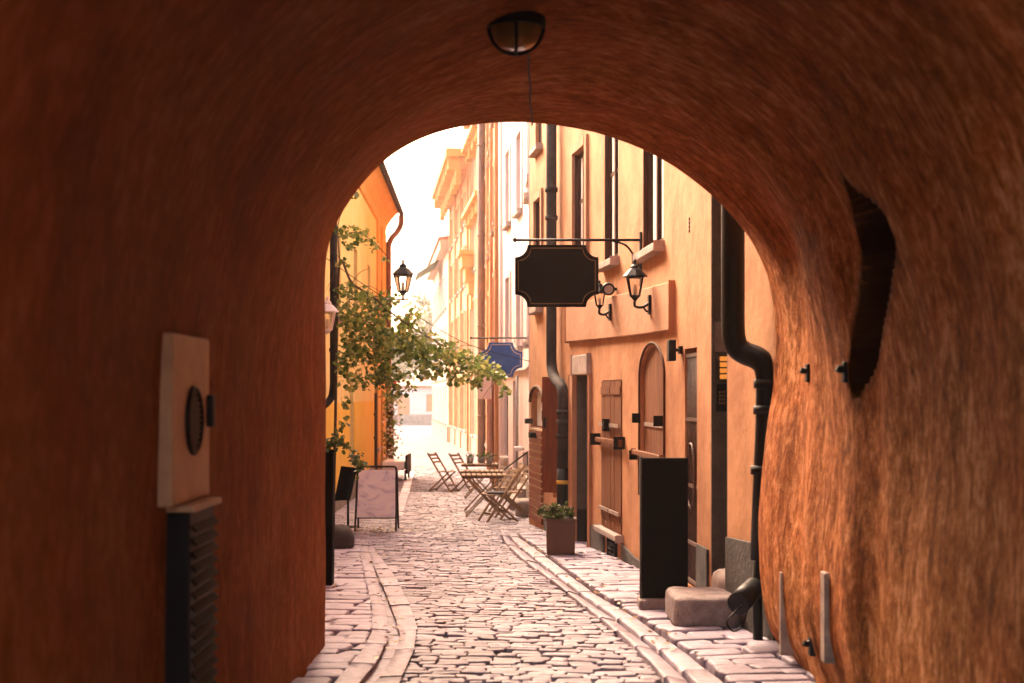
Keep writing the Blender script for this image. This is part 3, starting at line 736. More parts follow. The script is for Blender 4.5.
# right wall hardware
def wall_at(px, py):
    best = None
    for k in range(190):
        y = 9.45 - k * .025; z = Zat(py, y)
        lo, hi = NU // 2, NU - 1
        i = min(range(NU // 2, NU, 2), key=lambda i: abs(tunnel_pt(i, y)[0].z - z) + (9 if tunnel_pt(i, y)[0].x < .8 else 0)); x = tunnel_pt(i, y)[0].x
        e = abs(x / y * F + CX - px)
        if best is None or e < best[0] - .3: best = (e, x, y, z)
    return best[1:]
def strip(px, y0, y1, lab, w_):
    xw, y, zw = wall_at(px, .5 * (y0 + y1)); r = thing('hinge_strip', lab, 'metal strip', (1.78, y, .2), 'worn metal strips on the right archway wall')
    z0, z1 = Zat(y1, y), Zat(y0, y); x = 1.70
    x = xw
    MB().box(x - .022, x + .08, y - w_, y + w_, z0, z1).build('plate', M['strip'], r, bevel=.006)
    for t in (.28, .62, .9):
        z = z0 + (z1 - z0) * t; MB().lathe([(0, -.05), (.022, -.05), (.026, -.01), (.026, .02)], 10, (0, 0, 0)).build('bolt', M['black'], r).matrix_local = Matrix.Translation(Vector((x - .028, y - .01, z)) - r.location) @ Matrix.Rotation(PI / 2, 4, 'Y')
    return r
strip(783, 572, 655, 'worn pale metal strip low on the archway wall, closer to the drainpipe', .022)
strip(826, 572, 662, 'worn pale metal strip with black bolts, further from the drainpipe and nearer the camera', .05)
def hook(px, py, lab, cat='hook', name='wall_hook'):
    x, y, z = wall_at(px, py)
    r = thing(name, lab, cat, (x, y, z), 'black iron fixings on the right archway wall')
    MB().box(x - .018, x + .05, y - .035, y + .035, z - .055, z + .055).build('plate', M['black'], r, bevel=.008)
    MB().tube(smoothpath([(x - .01, y, z + .02), (x - .03, y, z + .012), (x - .05, y, z + .02)]), .018, 8).build('pin', M['black'], r)
hook(809, 373, 'black iron hook left of the dark niche, the one closer to the street')
hook(846, 372, 'black iron hook below the lower tip of the dark wall niche')
hook(812, 646, 'black iron hook at the foot of the archway wall between two worn strips')

# ------------------------------------------------------------------ right: peach house
PF = Facade([(1.80, 9.66), (1.64, 10.9), (1.35, 15), (1.0, 17.9), (.87, 18.7), (.29, 23.2)], 1)
peach = thing('peach_house', 'peach plastered house with brown shutters and raised band on the right of the lane', 'house', (1.8, 16, -.3))
def op(x0, x1, y0=None, y1=None, d=.15, z0=None, z1=None, arch=0, F_=PF):
    a, b2 = F_.hit(x1), F_.hit(x0); ym = F_.Y(.5 * (a + b2))
    return dict(q0=min(a, b2), q1=max(a, b2), z0=Zat(y1, ym) if z0 is None else z0, z1=Zat(y0, ym) if z1 is None else z1, d=d, arch=arch)
o_ent = op(711, 727.5, z0=.25, z1=3.6, d=.42)
o_grl = op(685, 697, 348, 586, d=.20)
o_arc = op(640.5, 664.5, 346, 500, d=.12, arch=.30)
o_sht = op(602, 622, 380, 530, d=.07)
o_doo = op(576.5, 590, 375, 548, d=.55)
o_red = op(553, 565, 382, 500, d=.18)
o_slt = op(531, 543.5, 388, 522, d=.10, arch=.22)
o_vnt = op(609.5, 617.5, 537, 561, d=.08)
ups = [op(x0, x1, z0=3.17, z1=4.85, d=.10) for x0, x1 in ((643, 663.5), (604.5, 618.5), (574.5, 586.5), (535.5, 542))]
def shift(o, dz): o['z0'] += dz; o['z1'] += dz; return o
shift(ups[1], .10); shift(ups[2], .05); shift(ups[3], -.1)
up2 = [dict(o, z0=o['z0'] + 2.5, z1=o['z1'] + 2.2) for o in ups]
near_up = [dict(q0=PF.hit(706), q1=PF.hit(690), z0=3.2, z1=4.8, d=.16)] if False else []
allop = [o_ent, o_grl, o_arc, o_sht, o_doo, o_red, o_slt, o_vnt] + ups + up2
PF.wall(-1.0, 7.9, allop).build('wall', M['peach'], peach)
PF.roof(7.9, h=1.4).build('roof', M['roof'], peach)
for k, o in enumerate(ups): window(PF, peach, o, sill='lintel', curtain=True, lining=True, trim='band' if k > 1 else None)
for o in up2: window(PF, peach, o, sill='lintel')
# raised band between the floors
qa, qb = PF.hit(675), PF.hit(569)
g = PF.fbox(MB(), qa, qb, 2.29, 2.74, -.01, .05, 2.42, 2.93); g.build('band', M['band'], peach, bevel=.012)
# plinth of dark render, worn lower towards the camera
g = MB()
qs_ = [PF.hit(x) for x in (642, 634, 623, 614, 605, 597, 591)]; zz = [Zat(y, PF.Y(q)) for q, y in zip(qs_, (562, 556, 543, 537, 531, 528, 525))]
for (q0, z0), (q1, z1) in zip(zip(qs_, zz), zip(qs_[1:], zz[1:])):
    if q0 < o_vnt['q1'] and q1 > o_vnt['q0']: PF.fbox(g, q0, q1, -1, o_vnt['z0'] - .01, .0, .022)
    else: PF.fbox(g, q0, q1, -1, z0, .0, .022, None, z1)
PF.fbox(g, 0, PF.hit(729), -1, .66, 0, .03, None, .62)
PF.fbox(g, PF.hit(709), PF.hit(698.5), -1, .45, 0, .022)
PF.fbox(g, PF.hit(575), PF.hit(545), -1, -.05, 0, .022)
g.build('plinth', M['plinth'], peach)
# entrance recess: dark stone lining, door, intercom on the far jamb
g = MB(); e = .004
PF.fbox(g, o_ent['q1'] - .02, o_ent['q1'] - e, .25, 3.59, -.41, -.002); PF.fbox(g, o_ent['q0'] + e, o_ent['q0'] + .02, .25, 3.59, -.41, -.002)
g.build('door_jamb', M['jamb'], peach)
dd = PF.fbox(MB(), o_ent['q0'] + .03, o_ent['q1'] - .03, .26, 3.55, -.40, -.35).build('door', M['wood_dark'], peach)
def jamb_box(px0, px1, y0, y1, th, mat, name, root):
    q = o_ent['q1'] - .021; yj = PF.Y(q); p0, p1 = P(px0, y0, yj), P(px1, y1, yj)
    t = PF.pos(q, 0, -1) - PF.pos(q, 0, 0); nrm_ = Vector((t.y, -t.x, 0)).normalized()
    k0 = (p0.x - PF.pos(q, 0).x) / t.x; k1 = (p1.x - PF.pos(q, 0).x) / t.x
    a, b2 = PF.pos(q, 0, -k0), PF.pos(q, 0, -k1); up = Vector((0, 0, 1)); z0, z1 = p1.z, p0.z
    if nrm_.y > 0: nrm_ = -nrm_
    c = [a, b2, b2 + nrm_ * th, a + nrm_ * th]
    g = MB().hexa([v + up * z0 for v in c] + [v + up * z1 for v in c])
    return g.build(name, mat, root, bevel=.004)
ic = thing('intercom', 'black and grey entry intercom with orange lit display in the dark doorway', 'intercom', PF.pos(o_ent['q1'] - .02, 1.6, -.1))
jamb_box(715, 734, 322, 352, .012, M['stonegrey'], 'upper_plate', ic); jamb_box(715, 734, 354, 381, .016, M['plinth'], 'display_housing', ic)
d_ = MB()
for k in range(4): jamb_box(719.5, 733, 356.5 + k * 6, 361 + k * 6, .022, M['amber_lit'], 'display_row', ic)
kp = jamb_box(716, 727, 384, 411, .03, M['black'], 'keypad', ic)
for r_ in range(4):
    for c_ in range(3): jamb_box(718 + c_ * 2.4, 719.6 + c_ * 2.4, 391 + r_ * 3.6, 393.4 + r_ * 3.6, .036, M['gold'], 'key', kp) if r_ * 3 + c_ < 12 else None
# small square weather spy holes on the upper wall
g = MB()
for k in range(4):
    p = PF.onwall(689.5, 219 + k * 4); q = PF.hit(689.5); PF.fbox(g, q - .02, q + .02, p.z - .012, p.z + .012, 0, .006)
g.build('vent_hole', M['black'], peach)
# grille door
gd = PF.fbox(MB(), o_grl['q0'] + .01, o_grl['q1'] - .01, o_grl['z0'] + .01, o_grl['z1'] - .01, -.19, -.13).build('door', M['wood_brown'], peach)
g = MB(); q0, q1 = o_grl['q0'], o_grl['q1']
for k in range(9):
    q = q0 + .03 + (q1 - q0 - .06) * k / 8; g.tube([PF.pos(q, o_grl['z0'] + .02, -.02), PF.pos(q, o_grl['z1'] - .05, -.02)], .007, 6)
for t in (.02, .18, .42, .70, .97):
    z = o_grl['z0'] + (o_grl['z1'] - o_grl['z0']) * t; PF.fbox(g, q0 + .01, q1 - .01, z - .015, z + .015, -.035, -.005)
for s_ in (-1, 1):
    pts = [PF.pos(.5 * (q0 + q1) + s_ * .17 * math.sin(a), o_grl['z0'] + .95 + .28 * math.cos(a), .0) for a in [PI * k / 10 for k in range(11)]]
    g.tube(pts, .012, 6)
g.build('grille', plain('rusty_iron', (.10, .05, .03), .6, var=.5, scale=20), gd)
# arched shutters (left leaf ajar)
q0, q1 = o_arc['q0'], o_arc['q1']; qm = .5 * (q0 + q1)
def arch_leaf(qa, qb, name, off):
    g = MB(); k = 10; h = .30; b2 = o_arc['z1']; hw = (q1 - q0) / 2; pts = []
    for i in range(k + 1):
        q = qa + (qb - qa) * i / k; t = min(1, abs(q - qm) / hw); pts.append((q, b2 - h + h * math.sqrt(max(0, 1 - t * t)) - .012))
    vs = []
    for q, z in pts: vs += [PF.pos(q, o_arc['z0'] + .01, off), PF.pos(q, z, off), PF.pos(q, z, off - .035), PF.pos(q, o_arc['z0'] + .01, off - .035)]
    fs = [(a * 4 + j, a * 4 + (j + 1) % 4, a * 4 + 4 + (j + 1) % 4, a * 4 + 4 + j) for a in range(k) for j in range(4)] + [(0, 1, 2, 3), (4 * k + 3, 4 * k + 2, 4 * k + 1, 4 * k)]
    g.add(vs, fs)
    o = g.build(name, M['wood_brown'], peach)
    h_ = MB()
    for z in (o_arc['z0'] + .18, o_arc['z0'] + .75): PF.fbox(h_, qa + .03, qb - .03, z - .02, z + .02, off, off + .012)
    h_.build('strap_hinge', M['strip'], o); return o
arch_leaf(q0 + .012, qm - .04, 'shutter', -.02); arch_leaf(qm + .03, q1 - .012, 'shutter', -.035)
g = MB(); k = 18; hw = (q1 - q0) / 2 + .03
pts = [PF.pos(qm - hw, o_arc['z0'], .008)] + [PF.pos(qm - hw * math.cos(PI * i / k), o_arc['z1'] - .30 + .33 * math.sin(PI * i / k), .008) for i in range(k + 1)] + [PF.pos(qm + hw, o_arc['z0'], .008)]
g.tube(pts, .014, 6); g.build('arch_surround', M['wood_dark'], peach)
p = Zat(455, PF.Y(qm)); g = MB(); PF.fbox(g, q0 - .12, q1 + .15, p - .028, p + .028, .03, .065); g.build('locking_bar', M['wood_brown'], peach, bevel=.008)
for px, py in ((640, 418), (662, 421), (637, 455)):
    c = PF.onwall(px, py, .05); q = PF.hit(px); g = MB(); PF.fbox(g, q - .03, q + .03, c.z - .04, c.z + .04, .0, .07); g.build('bracket', M['black'], peach, bevel=.01)
# shuttered window with bolt bar
q0, q1 = o_sht['q0'], o_sht['q1']; qm = .5 * (q0 + q1); z0, z1 = o_sht['z0'], o_sht['z1']
for a, b2 in ((q0 + .01, qm - .008), (qm + .008, q1 - .01)):
    g = MB(); k = 3
    for i in range(k):
        x0 = a + (b2 - a) * i / k; x1 = a + (b2 - a) * (i + 1) / k - .006; PF.fbox(g, x0, x1, z0 + .01, z1 - .01, -.06, .012 + R.uniform(-.004, .004))
    sh = g.build('shutter', M['wood_brown'], peach)
    h_ = MB()
    for t in (.10, .93):
        z = z0 + (z1 - z0) * t; PF.fbox(h_, a + .02, b2 - .02, z - .045, z + .045, .012, .022)
    h_.build('batten', M['wood_brown'], sh)
    h_ = MB()
    for t in (.13, .70):
        z = z0 + (z1 - z0) * t; PF.fbox(h_, a + .02, b2 - .02, z - .02, z + .02, .03, .045)
    h_.build('strap_hinge', M['strip'], sh)
zb = Zat(441, PF.Y(qm)); g = MB(); PF.fbox(g, q0 - .2, q1 + .18, zb - .03, zb + .03, .045, .075); g.build('locking_bar', M['wood_brown'], peach, bevel=.01)
for q in (q0 - .14, q1 + .12):
    g = MB(); PF.fbox(g, q - .025, q + .025, zb - .06, zb + .06, .0, .11); g.build('bracket', M['black'], peach, bevel=.01)
g = MB(); zk = Zat(425, PF.Y(qm)); PF.fbox(g, qm - .06, qm + .06, zk - .06, zk + .06, .045, .09); g.build('lock', M['black'], peach, bevel=.01)
g = MB(); PF.fbox(g, q0 - .1, q1 + .1, z0 - .07, z0 - .002, -.02, .09); g.build('sill', M['lintel'], peach, bevel=.01)
# cellar vent ladder
g = MB(); q0, q1 = o_vnt['q0'], o_vnt['q1']
for q in (q0 + .02, .5 * (q0 + q1), q1 - .02): PF.fbox(g, q - .012, q + .012, o_vnt['z0'], o_vnt['z1'], -.01, .035)
for k in range(5):
    z = o_vnt['z0'] + (o_vnt['z1'] - o_vnt['z0']) * (k + .5) / 5; PF.fbox(g, q0, q1, z - .012, z + .012, -.008, .028)
g.build('cellar_grille', M['black'], peach)
# narrow doorway: stone surround, dark lining, step
q0, q1 = o_doo['q0'], o_doo['q1']; z0, z1 = o_doo['z0'], o_doo['z1']
g = MB(); PF.fbox(g, q0 - .05, q1 + .12, z1 + .003, z1 + .26, -.02, .045); g.build('lintel', M['lintel'], peach, bevel=.012)
g = MB(); PF.fbox(g, q1 + .004, q1 + .30, -.6, z1, -.01, .05); PF.fbox(g, q0 - .12, q0 - .004, -.6, z1, -.01, .03); g.build('door_surround', M['band'], peach, bevel=.01)
g = MB(); PF.fbox(g, q1 - .016, q1 - .003, z0, z1 - .004, -.54, -.003); PF.fbox(g, q0 + .003, q0 + .016, z0, z1 - .004, -.54, -.003); g.build('door_jamb', M['jamb'], peach)
g = MB(); PF.fbox(g, q1 - .03, q1 - .017, z0 + .003, z0 + .47, -.54, -.006); g.build('jamb_foot', M['black'], peach)
PF.fbox(MB(), q0 + .02, q1 - .02, z0 + .01, z1 - .02, -.54, -.48).build('door', M['wood_dark'], peach)
g = MB(); PF.fbox(g, q0 - .1, q1 + .1, -.6, z0 - .003, .0, .22); g.build('doorstep', M['step'], peach, bevel=.015)
# slatted arched door and open red shutters
q0, q1 = o_slt['q0'], o_slt['q1']; z0, z1 = o_slt['z0'], o_slt['z1']; g = MB()
PF.fbox(g, q0 + .005, q1 - .005, z0, z1 - .62, -.06, -.02)
nsl = 13
for k in range(nsl):
    za = z0 + .02 + (z1 - .66 - z0) * k / nsl; zb_ = z0 + .02 + (z1 - .66 - z0) * (k + .72) / nsl; PF.fbox(g, q0 + .02, q1 - .02, za, zb_, -.02, .035)
sd = g.build('slatted_door', M['wood_red'], peach)
g = MB()
for k in range(nsl):
    zb_ = z0 + .02 + (z1 - .66 - z0) * (k + .74) / nsl; PF.fbox(g, q0 + .03, q1 - .03, zb_, zb_ + .03, -.018, .02)
g.build('slat_gap', M['cream_line'], sd)
g = MB(); k = 14; qm = .5 * (q0 + q1); hw = (q1 - q0) / 2
PF.fbox(g, qm - hw * .8, qm + hw * .8, z1 - .6, z1 - .06, -.09, -.08); g.build('fanlight', M['white'], peach)
g = MB(); g.tube([PF.pos(qm - (hw + .02) * math.cos(PI * i / k), z1 - .22 + .24 * math.sin(PI * i / k), .01) for i in range(k + 1)], .03, 6); g.build('arch_surround', M['wood_dark'], peach)
for px, py in ((533, 421), (537, 435)):
    q = PF.hit(px); z = Zat(py, PF.Y(q)); g = MB(); PF.fbox(g, q - .12, q + .05, z - .03, z + .03, .03, .12); g.build('bracket', M['black'], peach, bevel=.01)
def leaf(qh, out, along, z0, z1, root):
    a = PF.pos(qh, 0, .012); t = (PF.pos(qh + .2, 0) - PF.pos(qh - .2, 0)).normalized(); b2 = a + PF.nrm(qh) * out + t * along
    g = MB(); d = (b2 - a); nn = Vector((d.y, -d.x, 0)).normalized(); up = Vector((0, 0, 1))
    def pan(f0, f1, y0, y1, th):
        p0, p1 = a + d * f0, a + d * f1
        g.hexa([p0 - nn * th + up * y0, p1 - nn * th + up * y0, p1 + nn * th + up * y0, p0 + nn * th + up * y0, p0 - nn * th + up * y1, p1 - nn * th + up * y1, p1 + nn * th + up * y1, p0 + nn * th + up * y1])
    pan(0, .2, z0, z1, .024); pan(.8, 1, z0, z1, .024)
    for y0, y1 in ((z0, z0 + .14), (z0 + .62, z0 + .74), (z1 - .14, z1)): pan(.2, .8, y0, y1, .024)
    pan(.2, .8, z0 + .14, z0 + .62, .012); pan(.2, .8, z0 + .74, z1 - .14, .012)
    o = g.build('shutter', M['wood_red'], root)
    g = MB(); pan(.84, .92, z0 + .9, z0 + 1.05, .05); g.build('handle', M['black'], o); return o
q = PF.hit(552.5); yq = PF.Y(q); leaf(q, .14, -.10, Zat(482, yq), Zat(377, yq), peach)
q = PF.hit(564.5); yq = PF.Y(q); leaf(q, .26, .18, Zat(493, yq), Zat(379, yq), peach)
PF.fbox(MB(), o_red['q0'] + .01, o_red['q1'] - .01, o_red['z0'], o_red['z1'], -.17, -.12).build('door', M['wood_dark'], peach)

# drainpipes
def pipe(pts, r, mat, name, lab, fac=None, clips=()):
    root = thing(name, lab, 'drainpipe', Vector(pts[-1]))
    MB().tube(pts, r, 14).build('pipe', mat, root)
    for c in clips:
        c = Vector(c); MB().lathe([(r * .9, -.03), (r * 1.22, -.03), (r * 1.22, .03), (r * .9, .03)], 14, c).build('collar', mat, root)
    return root
yp = 9.98
big = smoothpath([P(733, 60, yp), P(733, 200, yp), P(733, 320, yp)], 3) + smoothpath([P(733.5, 336, yp), P(737, 347, yp), P(745, 353, yp - .02), P(757, 358, yp - .10), P(765, 366, yp - .15), P(768, 380, yp - .16)], 4) + [P(767.5, 420, yp - .16), P(765, 480, yp - .15), P(762, 560, yp - .15)]
pipe(big, .082, M['pipe'], 'drainpipe', 'thick black drainpipe with an S bend beside the right edge of the arch', clips=[P(768, 384, yp - .16), P(767.5, 410, yp - .16), P(765, 470, yp - .15)])
w = lambda px, py, off=.11: PF.onwall(px, py, off)
gp_ = [w(559, 60), w(559, 200), w(559, 330)] + smoothpath([w(559, 352), w(559.5, 368), w(563, 379), w(568.5, 385), w(571, 394), w(571.2, 408)], 4) + [w(571, 440), w(570.5, 468)]
gpipe = pipe(gp_, .075, M['grey_pipe'], 'drainpipe', 'weathered grey drainpipe running down the peach house behind the hanging black sign', clips=[w(559, 190), w(559, 218), w(571.2, 412), w(571, 422), w(571, 436)])
MB().tube([w(570.5, 468), w(570.5, 518)], .08, 14).build('pipe_foot', M['pipe'], gpipe)
MB().tube([w(570.5, 480), w(570.5, 484)], .083, 14).build('yellow_band', plain('yellow_tape', (.6, .38, .03), .5), gpipe)
# spout at the pipe foot
sp = thing('pipe_outlet', 'black canister tilted at the drainpipe foot with a wire loop hanging from it', 'outlet', P(757, 640, 9.75))
a, b2 = P(757, 585, 9.75), P(738, 604, 9.5)
MB().tube([a, a.lerp(b2, .12), a.lerp(b2, .13), b2], [.05, .05, .072, .078], 16).build('canister', M['pipe'], sp)
MB().tube([P(758, 548, 9.80), P(757.5, 600, 9.80), P(758, 650, 9.80)], .035, 10).build('stand_pipe', M['pipe'], sp)
MB().tube(smoothpath([P(742, 606, 9.48), P(735, 612, 9.45), P(727, 622, 9.42), P(733, 631, 9.4), P(742, 626, 9.44), P(747, 612, 9.5)]), .006, 6).build('wire_loop', M['black'], sp)

# lanterns
def lantern_mesh(root, c, s, n=4, rot=PI / 4, glassm='glass', mat='black'):
    """tapered glazed lantern: c = centre of the bottom ring, s = overall height"""
    c = Vector(c); w_ = .30 * s
    fr = MB(); b0, b1 = .14 * s, .25 * s; z0, z1 = .12 * s, .56 * s
    for j in range(n):
        q = 2 * PI * j / n + rot; fr.bar(c + Vector((b0 * math.cos(q), b0 * math.sin(q), z0)), c + Vector((b1 * math.cos(q), b1 * math.sin(q), z1)), .028 * s, .028 * s)
        q2 = 2 * PI * (j + 1) / n + rot
        for rr, z in ((b0, z0), (b1, z1)): fr.bar(c + Vector((rr * math.cos(q), rr * math.sin(q), z)), c + Vector((rr * math.cos(q2), rr * math.sin(q2), z)), .03 * s, .03 * s)
    fr.lathe([(0, 0), (.05 * s, .02 * s), (.08 * s, .07 * s), (b0, z0 - .005 * s), (0, z0 + .012 * s)], 10, c)
    fr.build('lantern_frame', M[mat], root)
    MB().lathe([(b0 * .96, z0 + .01 * s), (b1 * .96, z1)], n, c, False, rot).build('glass', M[glassm], root)
    MB().lathe([(.0, z0), (.045 * s, z0), (.05 * s, z0 + .2 * s), (.03 * s, z0 + .26 * s), (0, z0 + .27 * s)], 10, c).build('bulb', M['white'], root)
    cap = MB().lathe([(b1 * .98, z1), (b1 * 1.2, z1 + .005 * s), (b1 * 1.15, z1 + .03 * s), (b1 * .62, z1 + .17 * s), (b1 * .42, z1 + .20 * s), (b1 * .42, z1 + .25 * s), (b1 * .2, z1 + .30 * s)], n * 2 if n == 4 else n, c, False, rot)
    cap.lathe([(.05 * s, z1 + .28 * s), (.03 * s, z1 + .33 * s), (.045 * s, z1 + .37 * s), (.015 * s, z1 + .41 * s), (0, z1 + .46 * s)], 8, c)
    cap.build('cap', M[mat], root)
def wall_lantern(px, pyb, y, s, lab, fac, qpx):
    c = P(px, pyb, y); r = thing('wall_lantern', lab, 'lantern', c, 'wall lanterns on the peach house'); lantern_mesh(r, c, s)
    q = min([i * .02 for i in range(int(fac.L / .02))], key=lambda q: abs(fac.Y(q) - y - .05)); wl = fac.pos(q, c.z - .01, .055)
    g = MB(); g.tube(smoothpath([c + Vector((0, 0, .01)), c + Vector((.0, 0, -.05)), c.lerp(wl, .5) + Vector((0, 0, -.055)), wl + Vector((0, 0, .0))]), .014, 8)
    g.tube(smoothpath([c.lerp(wl, .55) + Vector((0, 0, -.05)), c.lerp(wl, .75) + Vector((0, 0, -.09)), wl + Vector((0, 0, -.09))]), .010, 8)
    fac.fbox(g, q - .04, q + .04, c.z - .13, c.z + .06, .0, .075)
    g.build('bracket', M['black'], r)
wall_lantern(635, 301, 14.0, .42, 'glazed black lantern on the band of the peach house, right of the black sign', PF, 648)
wall_lantern(599.5, 309, 16.3, .34, 'black lantern half hidden behind the right edge of the hanging black sign', PF, 612)
q = PF.hit(617); c = PF.pos(q, Zat(289, PF.Y(q)), .10)
r = thing('spotlight', 'small round black spotlight on the peach wall between the two lanterns', 'spotlight', c)
MB().tube([c + Vector((.0, .10, 0)), c + Vector((0, 0, 0)), c + Vector((0, -.06, -.01))], [.05, .075, .07], 16).build('housing', M['black'], r)
MB().tube([c + Vector((0, .08, 0)), PF.pos(q, c.z, .0)], .018, 8).build('arm', M['black'], r)
MB().tube([c + Vector((0, -.058, -.01)), c + Vector((0, -.066, -.011))], .05, 16).build('lens', M['zinc'], r)

# hanging signs
def concave(w_, h_, r_, n=7, flat=False):
    pts = []
    for cx_, cy_, a0 in ((w_ / 2, h_ / 2, PI * 1.5), (-w_ / 2, h_ / 2, 0), (-w_ / 2, -h_ / 2, PI / 2), (w_ / 2, -h_ / 2, PI)):
        arc = [(cx_ + r_ * math.cos(a0 - PI / 2 * k / n), cy_ + r_ * math.sin(a0 - PI / 2 * k / n)) for k in range(n + 1)]
        pts += arc
    return pts
def hang_sign(name, lab, x0, x1, y0, y1, y, rc, matb, matl, arm, armz, wallpx, fac, inset=.035, scroll=True):
    c = P((x0 + x1) / 2, (y0 + y1) / 2, y); w_ = (x1 - x0) * y / F; h_ = (y1 - y0) * y / F; rr = rc * y / F
    r = thing(name, lab, 'sign', c)
    MB().prism(concave(w_, h_, rr), c, (1, 0, 0), (0, 0, 1), .04).build('board', matb, r, bevel=.004)
    g = MB()
    for s_ in (-1, 1):
        lo = [c + Vector((x, s_ * .0215, z)) for x, z in concave(w_ - 2 * inset, h_ - 2 * inset, rr)]
        g.tube(lo + [lo[0]], (.0055), 5, False)
    g.build('border', matl, r)
    az = Zat(armz, y); xa = (arm[0] - CX) * y / F
    q = min([i * .02 for i in range(int(fac.L / .02))], key=lambda q: abs(fac.Y(q) - y)); wl = fac.pos(q, az, .0)
    g = MB(); g.tube([(xa, y, az), (wl.x + .01, y, az)], .014, 8); g.lathe([(0, -.03), (.03, 0), (0, .03)], 8, (xa, y, az))
    if scroll: g.tube(smoothpath([(wl.x - .30, y, az - .01), (wl.x - .16, y, az - .06), (wl.x - .06, y, az - .2), (wl.x + .01, y, az - .34)]), .011, 8)
    fac.fbox(g, q - .04, q + .04, az - .4, az + .08, .002, .02)
    g.build('bracket', M['black'], r)
    g = MB()
    for xx in (c.x - w_ * .32, c.x + w_ * .32): g.tube([(xx, y, az), (xx, y, c.z + h_ / 2 - .005)], .007, 6)
    g.build('hanger', M['black'], r)
hang_sign('hanging_sign', 'large blank black sign with gold border hanging from an iron arm off the peach house', 515, 598.5, 245, 307, 14.9, 12.5, M['board'], M['gold'], (515, 632), 240, 640, PF)

# projecting small black sign box by the arched shutters
q = PF.hit(682); yq = PF.Y(q); r = thing('sign_box', 'small black upright box sign on a short arm beside the arched shutters', 'sign', P(672, 357, yq))
c = P(671.5, 350, yq); MB().box(c.x - .033, c.x + .033, yq - .08, yq + .08, Zat(361, yq), Zat(340, yq)).build('box', M['black'], r, bevel=.006)
g = MB(); g.tube([c, PF.pos(q, c.z, -.0)], .014, 8); PF.fbox(g, q - .04, q + .04, c.z - .035, c.z + .035, .0, .03); g.build('arm', M['black'], r)

# freestanding black menu board, step stone, guard stone
x0, yb = gp(642, 611); x1 = (688 - CX) * yb / F
r = thing('notice_board', 'tall plain black standing board on a stone foot in front of the right doorway', 'board', (x0, yb, gz(yb)))
zb_ = gz(yb) + .06
MB().box(x0, x1, yb, yb + .05, zb_ + .045, Zat(458, yb)).build('panel', M['board'], r, bevel=.004)
MB().box(x0 - .016, x0 - .001, yb - .004, yb + .054, zb_ + .04, Zat(458, yb) + .012).build('edge_strip', M['plinth'], r)
MB().box(x0 - .03, x1 - .09, yb - .1, yb + .16, gz(yb) + .01, zb_ + .043).build('foot', M['step'], r, bevel=.02)
def rock(c, dims, name, lab, cat, mat, seed, rough=.12, p=4.):
    """weathered boulder: superellipsoid pushed about by noise"""
    mb = MB(); nu, nv = 28, 18; vs = []; c = Vector(c)
    for j in range(nv + 1):
        th = -PI / 2 + PI * j / nv
        for i in range(nu):
            ph = 2 * PI * i / nu
            d = Vector((math.cos(th) * math.cos(ph), math.cos(th) * math.sin(ph), math.sin(th)))
            r_ = (abs(d.x) ** p + abs(d.y) ** p + abs(d.z) ** p) ** (-1 / p)
            d = d * r_ * (1 + rough * noise.noise(d * 1.7 + Vector((seed, 0, 0))) + rough * .4 * noise.noise(d * 5 + Vector((seed, 3, 0))))
            vs.append(c + Vector((d.x * dims[0] / 2, d.y * dims[1] / 2, d.z * dims[2] / 2)))
    mb.add(vs, [(j * nu + i, j * nu + (i + 1) % nu, (j + 1) * nu + (i + 1) % nu, (j + 1) * nu + i) for j in range(nv) for i in range(nu)], True)
    return tag(mb.build(name, mat), lab, cat)
rock((1.44, 10.72, .10), (.50, .72, .23), 'step_stone', 'squared worn stone step lying on the pavement beside the black standing board', 'step', M['step'], 2, .025, 22)
rock((1.72, 11.1, .10), (.30, .45, .44), 'guard_stone', 'rounded pale stone at the foot of the dark right doorway', 'stone', M['lintel'], 5, .10, 5)
rock((-2.17, 17.9, -.13), (.36, .45, .38), 'guard_stone', 'dark rounded guard stone on the left in front of the yellow house', 'stone', M['plinth'], 8, .15, 2.6)

# square planter with lavender-like plants
def leaves(mb, centers, size, rnd, droop=.3):
    for p in centers:
        s_ = rnd.uniform(*size); d = Vector((rnd.uniform(-1, 1), rnd.uniform(-1, 1), rnd.uniform(-.9, .5))).normalized()
        u = d.cross(Vector((rnd.uniform(-1, 1), rnd.uniform(-1, 1), rnd.uniform(-1, 1)))).normalized(); nn = d.cross(u)
        p = Vector(p)
        vs = [p, p + d * s_ * .22 + u * s_ * .40 + nn * .10 * s_, p + d * s_ * .62 + u * s_ * .42 + nn * .04 * s_, p + d * s_ * 1.0 - nn * .12 * s_, p + d * s_ * .62 - u * s_ * .42 + nn * .04 * s_, p + d * s_ * .22 - u * s_ * .40 + nn * .10 * s_, p + d * s_ * .55 - nn * .06 * s_]
        mb.add(vs, [(0, 1, 6), (1, 2, 6), (2, 3, 6), (3, 4, 6), (4, 5, 6), (5, 0, 6)])
